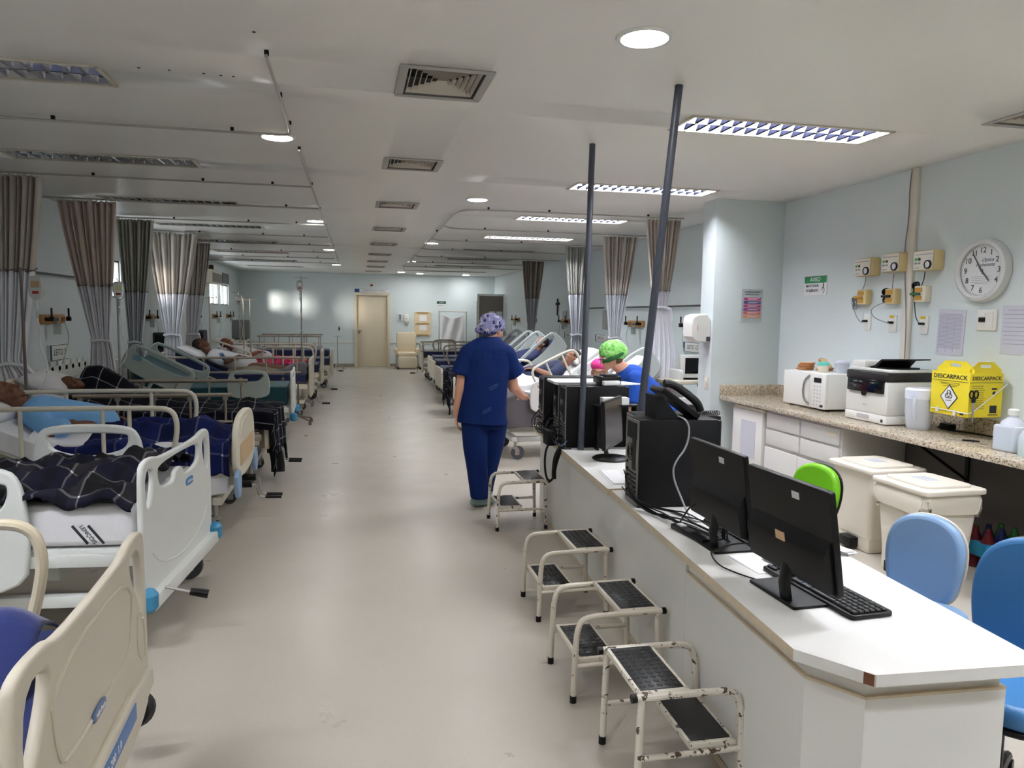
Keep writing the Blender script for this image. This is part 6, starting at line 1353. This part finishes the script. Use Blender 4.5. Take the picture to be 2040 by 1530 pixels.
b7, tp7 = bed('cream bed holding a patient under a bright pink blanket', -.58, 14.3, -1, 0, PLC, NAVY, mt=.66, th=.14, head=.35, hinge=1.15, foot=('plain', BEIGE, .92, .30, .92), cranks=True)
tuberail(b7, CRB, 1, .1, 1.0, .62, .98, posts=(.2, .4, .6, .8)); tuberail(b7, CRB, -1, .1, 1.7, .62, 1.0, posts=(.25, .5, .75))
PINK = plaid('pink_patterned_blanket', (190, 34, 84), (150, 24, 60), (206, 60, 110), (220, 150, 170), .12)
drape('blanket', 'bright pink patterned blanket on the seventh bed', 'blanket', b7, tp7, .25, 1.5, -.40, .36, PINK, ((1.2, 0, .3, .25, .12), (.7, 0, .4, .25, .10)), sidehang=(.1, .15), amp=.035, seed=11, nx=50, ny=40)
lying('patient with brown skin lying above the pink blanket', b7, mat('reddish_skin', (150, 88, 66), .5), mat('white_towel', (216, 214, 214), .9), 1.68, 1.03, .05, sx=1.45, sz=.86, hair=None)
b8, tp8 = bed('cream-ended bed with dark blanket, next to last on the left', -.45, 16.5, -1, 0, PLC, NAVY, mt=.64, th=.14, head=.3, foot=('plain', BEIGE, .9, .28, .84))
foldrail(b8, ALU, 1, .3, 1.9, .66, .95); b9, tp9 = bed('empty navy-mattress bed with folding rails, farthest on the left', -.52, 18.9, -1, 0, PLC, NAVY, mt=.70, th=.14, foot=('plain', PLC, .88, .40, .72), hboard=True, cranks=True)
foldrail(b9, ALU, 1, .2, 1.7, .74, 1.04); foldrail(b9, ALU, -1, .2, 1.7, .74, 1.06)
# ---------------- right beds ----------------
c1, tc1 = bed('white bed with grey side panels behind the desk, nearest on the right', 1.66, 8.25, 1, 0, BEDW, SHEET, mt=.66, th=.16, head=.62, hinge=1.15, foot=('plain', BEDW, .96, .34, .72), big=.075)
sidepanel(c1, BEDG, -1, 1.12, 1.95, .52, .92, .62, (1.15, .6), badge=mat('badge_pale', (170, 190, 200), .4)); sidepanel(c1, BEDW, 1, 1.20, 2.02, .54, .94, .62, (1.15, .6)); sidepanel(c1, BEDW, -1, .25, .85, .52, .90)
drape('sheet', 'rumpled white sheet over the nearest bed on the right', 'sheet', c1, tc1, .0, 1.6, -.42, .42, SHEET, ((.6, 0, .5, .25, .06),), sidehang=(.2, .1), amp=.03, seed=12, nx=60, ny=50)
drape('blanket', 'dark grey blanket hanging off the foot of the nearest right bed', 'blanket', c1, tc1, -.03, .42, -.44, -.02, GREYB, ((.1, -.2, .2, .2, .10),), sidehang=(.34, 0), foothang=.30, amp=.035, footout=.09, seed=13, nx=50, ny=50, lift=.035)
c2, tc2 = bed('bed with white sheets and a dark-haired patient, second on the right', 1.62, 10.0, 1, 0, CRB, SHEET, mt=.66, th=.14, head=.52, hinge=1.05, foot=('plain', BEIGE, .92, .20, .86), cmat=METAL)
tuberail(c2, CRB, -1, .85, 1.55, .62, 1.0, .45, (1.05, .66), posts=(.35, .7)); tuberail(c2, CRB, 1, .3, 1.0, .6, .95)
lying('patient with curly dark hair lying on white sheets behind the standing nurse', c2, mat('mid_brown_skin', (150, 104, 80), .5), mat('dark_blue_top', (30, 38, 66), .85), 1.44, 1.04, -.12, hf=(-.8, -.3, .5), hu=(.6, 0, .8), sx=1.22, sz=.85, hair=HAIR)
drape('sheet', 'white sheet covering the curly-haired patient legs', 'sheet', c2, tc2, .02, 1.05, -.42, .42, SHEET, ((.6, .1, .5, .13, .12), (.6, -.1, .5, .13, .12)), sidehang=(.16, .1), amp=.02, seed=14, nx=50, ny=50)
pillow('white pillow behind the curly dark hair', c2, (1.62, 0, 1.03), (.42, .62, .15), rot=.5, group='pillows')
drape('blanket', 'black checked blanket spilling off the foot of the third right bed', 'blanket', thing_anchor := bpy.data.objects.new('a', None), lambda x: .66, 0, .5, -.3, .3, PLAID_DK) if 0 else None
for i, (y, lb, mm) in enumerate(((11.6, 'bed with a tall grey raised side panel, third on the right', NAVY), (13.2, 'bed with grey raised side panels and navy mattress, fourth on the right', NAVY))):
    c, tc = bed(lb, 1.58, y, 1, 0, BEDG, mm, mt=.66, th=.14, head=.72, hinge=1.1, foot=('plain', BEIGE, .88, .30, .66))
    sidepanel(c, BEDG, -1, 1.10, 1.98, .50, .92, .72, (1.1, .58)); sidepanel(c, BEDG, 1, 1.10, 1.98, .50, .92, .72, (1.1, .58))
    if i == 0:
        drape('blanket', 'brown-edged pale blanket over the third right bed', 'blanket', c, tc, .05, 1.1, -.42, .4, mat('pale_blanket', (196, 190, 176), .9, var=.1), ((.6, 0, .4, .25, .10),), sidehang=(.12, .1), amp=.02, seed=15, nx=40, ny=40)
        drape('blanket', 'black checked blanket spilling off the foot of the third right bed', 'blanket', c, tc, .0, .38, -.40, .30, PLAID_DK, ((.1, -.1, .2, .2, .10),), sidehang=(.2, .1), foothang=.5, amp=.03, footout=.09, seed=16, nx=50, ny=40, lift=.03)
        lying('patient half hidden by the grey panel of the third right bed', c, mat('mid_brown_skin', (150, 104, 80)), mat('navy_top', (26, 34, 70), .85), 1.48, 1.16, 0, hf=(-.8, -.3, .4), hu=(.5, 0, .85), sx=1.30, sz=.95, hair=HAIR, arm=False)
for i, (y, lb) in enumerate(((15.0, 'bed with a steeply raised navy mattress, fifth on the right'), (16.4, 'bed with a raised navy mattress, sixth on the right behind the nurse head'))):
    c, tc = bed(lb, 1.66+.1*i, y, 1, 0, PLC, NAVY, mt=.68, th=.14, head=.68, hinge=1.1, foot=('plain', PLC, .86, .30, .67))
    tuberail(c, ALU, -1, .2, 1.0, .62, .94)
c7, tc7 = bed('cream-ended bed with navy mattress and folding rails, farthest on the right', 1.72, 18.1, 1, 0, BEIGE, NAVY, mt=.72, th=.14, foot=('panel', BEIGE, .9, .18, .88), cranks=True)
foldrail(c7, ALU, -1, -.1, 1.9, .72, .95, 6); tuberail(c7, ALU, 1, .3, .9, .7, .96)
# ---------------- drip stands ----------------
def ivstand(label, x, y, h, bag=True, m=METAL, bagdx=.10, bagz=None, base=True, tint=None, s_=1):
    t_ = thing('drip_stand', label, 'drip stand', (x, y, 0))
    MB().cyl((0, 0, .10), (0, 0, h), .014, .010).obj('pole', m, t_); MB().tube(smooth_path([(-.12, 0, h+.0), (-.10, 0, h-.03), (0, 0, h-.01), (.10, 0, h-.03), (.12, 0, h)], 2), .005, 6).obj('hook', m, t_)
    for k in range(4): a = PI/4+PI/2*k; MB().tube([(0, 0, .11), (.24*math.cos(a), .24*math.sin(a), .06)], .014, 8).cyl((.24*math.cos(a), .24*math.sin(a), .0), (.24*math.cos(a), .24*math.sin(a), .05), .022).obj('base_leg', m, t_)
    if bag:
        zb = bagz or h-.16; g = thing('drip_bag', 'clear drip bag %s' % bag, 'drip bag', (x+bagdx*s_, y-.015, zb), 0, 'drip bags')
        MB().plate([chaikin([(-.045, .085), (.045, .085), (.055, .05), (.055, -.06), (.02, -.105), (-.02, -.105), (-.055, -.06), (-.055, .05)], 2)], .035, .012, FACE_Y).obj('bag', mat('drip_bag_plastic', (214, 216, 214), .2, var=.04, trans=.35), g)
        MB().box((0, -.019, .02), (.06, .003, .05)).obj('bag_label', tint or mat('tan_bag_label', (160, 132, 96), .6), g); MB().box((0, -.019, -.045), (.045, .003, .022)).obj('red_mark', mat('red_label', (150, 40, 40), .6), g)
        MB().cyl((0, 0, -.10), (0, 0, -.17), .012).cyl((0, 0, -.19), (0, 0, -.25), .009).obj('drip_chamber', mat('chamber', (220, 222, 222), .2, trans=.3), g)
        MB().tube(smooth_path([(0, 0, -.25), (.02, 0, -.35), (0, 0, -.45), (.05, .0, -.58), (.06, 0, -.70), (0, 0, -.80), (-.08, .02, -.86)], 3), .004, 6).obj('drip_line', PLW, g); MB().tube([(0, 0, .09), (-.02*s_, .01, .12)], .003, 6).obj('hanger', PLW, g)
    return t_
ivstand('drip stand beside the patient in pale blue, in front of the nearest curtain', -2.54, 6.48, 1.93, 'with a red mark beside the nearest curtain', mat('brown_steel', (110, 98, 92), .4, .6), .11, 1.78)
ivstand('tall drip stand in front of the far wall patch of light', -.84, 13.05, 2.22, 'high on the tall stand before the far wall', METAL, -.02, 2.07, tint=PLW)
ivstand('drip stand by the second curtain with a clear yellowish bag', -2.42, 8.48, 1.90, 'lit yellow beside the second curtain', METAL, .02, 1.82, tint=mat('glow_label', (214, 206, 150), .6))  # bag label tinted pale yellow
for x, y, h, l in ((-2.26, 12.7, 1.85, 'slim drip stand left of the far windows'), (-1.90, 13.9, 1.85, 'left one of two bare drip stands above the pink blanket'), (-1.80, 14.0, 1.85, 'right one of two bare drip stands above the pink blanket')): ivstand(l, x, y, h, None, mat('cream_steel', (190, 184, 168), .35, .4))
ivstand('drip stand with a small bag in front of the far windows', -2.15, 15.2, 2.0, 'in front of the bright far windows', METAL, .0, 1.85, tint=PLW)
ivstand('bare stand standing at the foot of the white footboard bed', -.76, 10.9, .62, None, mat('brown_steel', (110, 98, 92)))
ivstand('thin stand with small wheels standing near the far wall, left of the door', -.40, 21.8, .95, None, METAL)
ivstand('slim white pole stand by the grey door at the far wall', 3.50, 20.6, 2.0, None, mat('cream_steel', (190, 184, 168)))
# monitors and equipment along the walls
def equip(label, x, y, z, rz=0.0, w=.30, h=.24, m=PLW, scr=True):
    t_ = thing('patient_monitor', label, 'patient monitor', (x, y, z), rz)
    MB().box((0, 0, h/2+.02), (w, .16, h), .02).obj('monitor_case', m, t_); MB().box((0, 0, .01), (w*.7, .14, .02)).obj('foot', BLACK, t_)
    if scr: MB().box((-.02, -.082, h/2+.03), (w*.70, .004, h*.68)).obj('screen', BLACKG, t_); MB().cyl((w*.41, -.08, h*.3), (w*.41, -.09, h*.3), .012).obj('knob', INKG, t_)
    return t_
shf = thing('wall_table', 'small white side table with a monitor beyond the bright curtain', 'table', (3.95, 7.95, 0))
MB().box((0, 0, .86), (.80, .50, .04), .006).obj('tabletop', PLC, shf)
for sx in (-.36, .36):
    for sy in (-.2, .2): MB().cyl((sx, sy, 0), (sx, sy, .84), .015).obj('leg', METAL, shf)
equip('white patient monitor with a dark screen on the side table beyond the curtain', 3.95, 7.92, .88, -.1, .34, .27)
cable('cable', 'black cable looping over the side table by the white monitor', [(4.2, 7.8, 1.15), (4.25, 7.75, 1.22), (4.12, 7.72, 1.05), (4.0, 7.72, .97), (3.92, 7.7, .95), (3.88, 7.68, .82)], .007, BLACK)
equip('dark boxy ventilator beside the fourth left curtain', -2.85, 12.3, .95, .2, .34, .30, mat('dark_equipment', (44, 44, 46), .5))
t_ = equip('grey monitor with a tiny blue light behind the sixth bed', -2.70, 14.0, 1.0, .2, .32, .26, mat('grey_equipment', (90, 92, 92), .5)); MB().sph((0, -.08, .27), .02).obj('blue_lamp', mat('blue_lamp_glow', (120, 190, 255), .4, emit=4, var=0), t_)
equip('wire-framed equipment rack near the far left corner', -2.6, 18.5, .95, .2, .4, .45, mat('mid_grey_equipment', (116, 120, 118), .5), False)
for (x, y, z, l, z0) in ((-2.85, 12.3, .95, 'small cart under the dark ventilator', 0), (-2.70, 14.0, 1.0, 'small cart under the grey monitor with blue light', 0), (-2.6, 18.5, .95, 'small cart under the far equipment rack', 0)):
    t_ = thing('equipment_cart', l, 'cart', (x, y, 0), .2); MB().box((0, 0, z-.02), (.42, .30, .03), .006).box((0, 0, .25), (.40, .28, .03), .006).obj('shelf', PLC, t_)
    for sx in (-.18, .18):
        for sy in (-.12, .12): MB().cyl((sx, sy, .0), (sx, sy, z-.03), .013).obj('leg', METAL, t_)
wc = thing('bedside_cabinet', 'low white and dark cabinet seen between curtain and stub wall', 'cabinet', (3.62, 7.55, 0), 0)
MB().plate([rrect(.50, .60, .07), rrect(.38, .44, .05)[::-1]], .05, .012, T(0, -.12, .42) @ FACE_Y).obj('door_frame', PLW, wc); MB().box((0, 0, .345), (.46, .22, .67), .01).obj('cabinet_body', mat('slate_cabinet', (88, 90, 92), .5), wc)
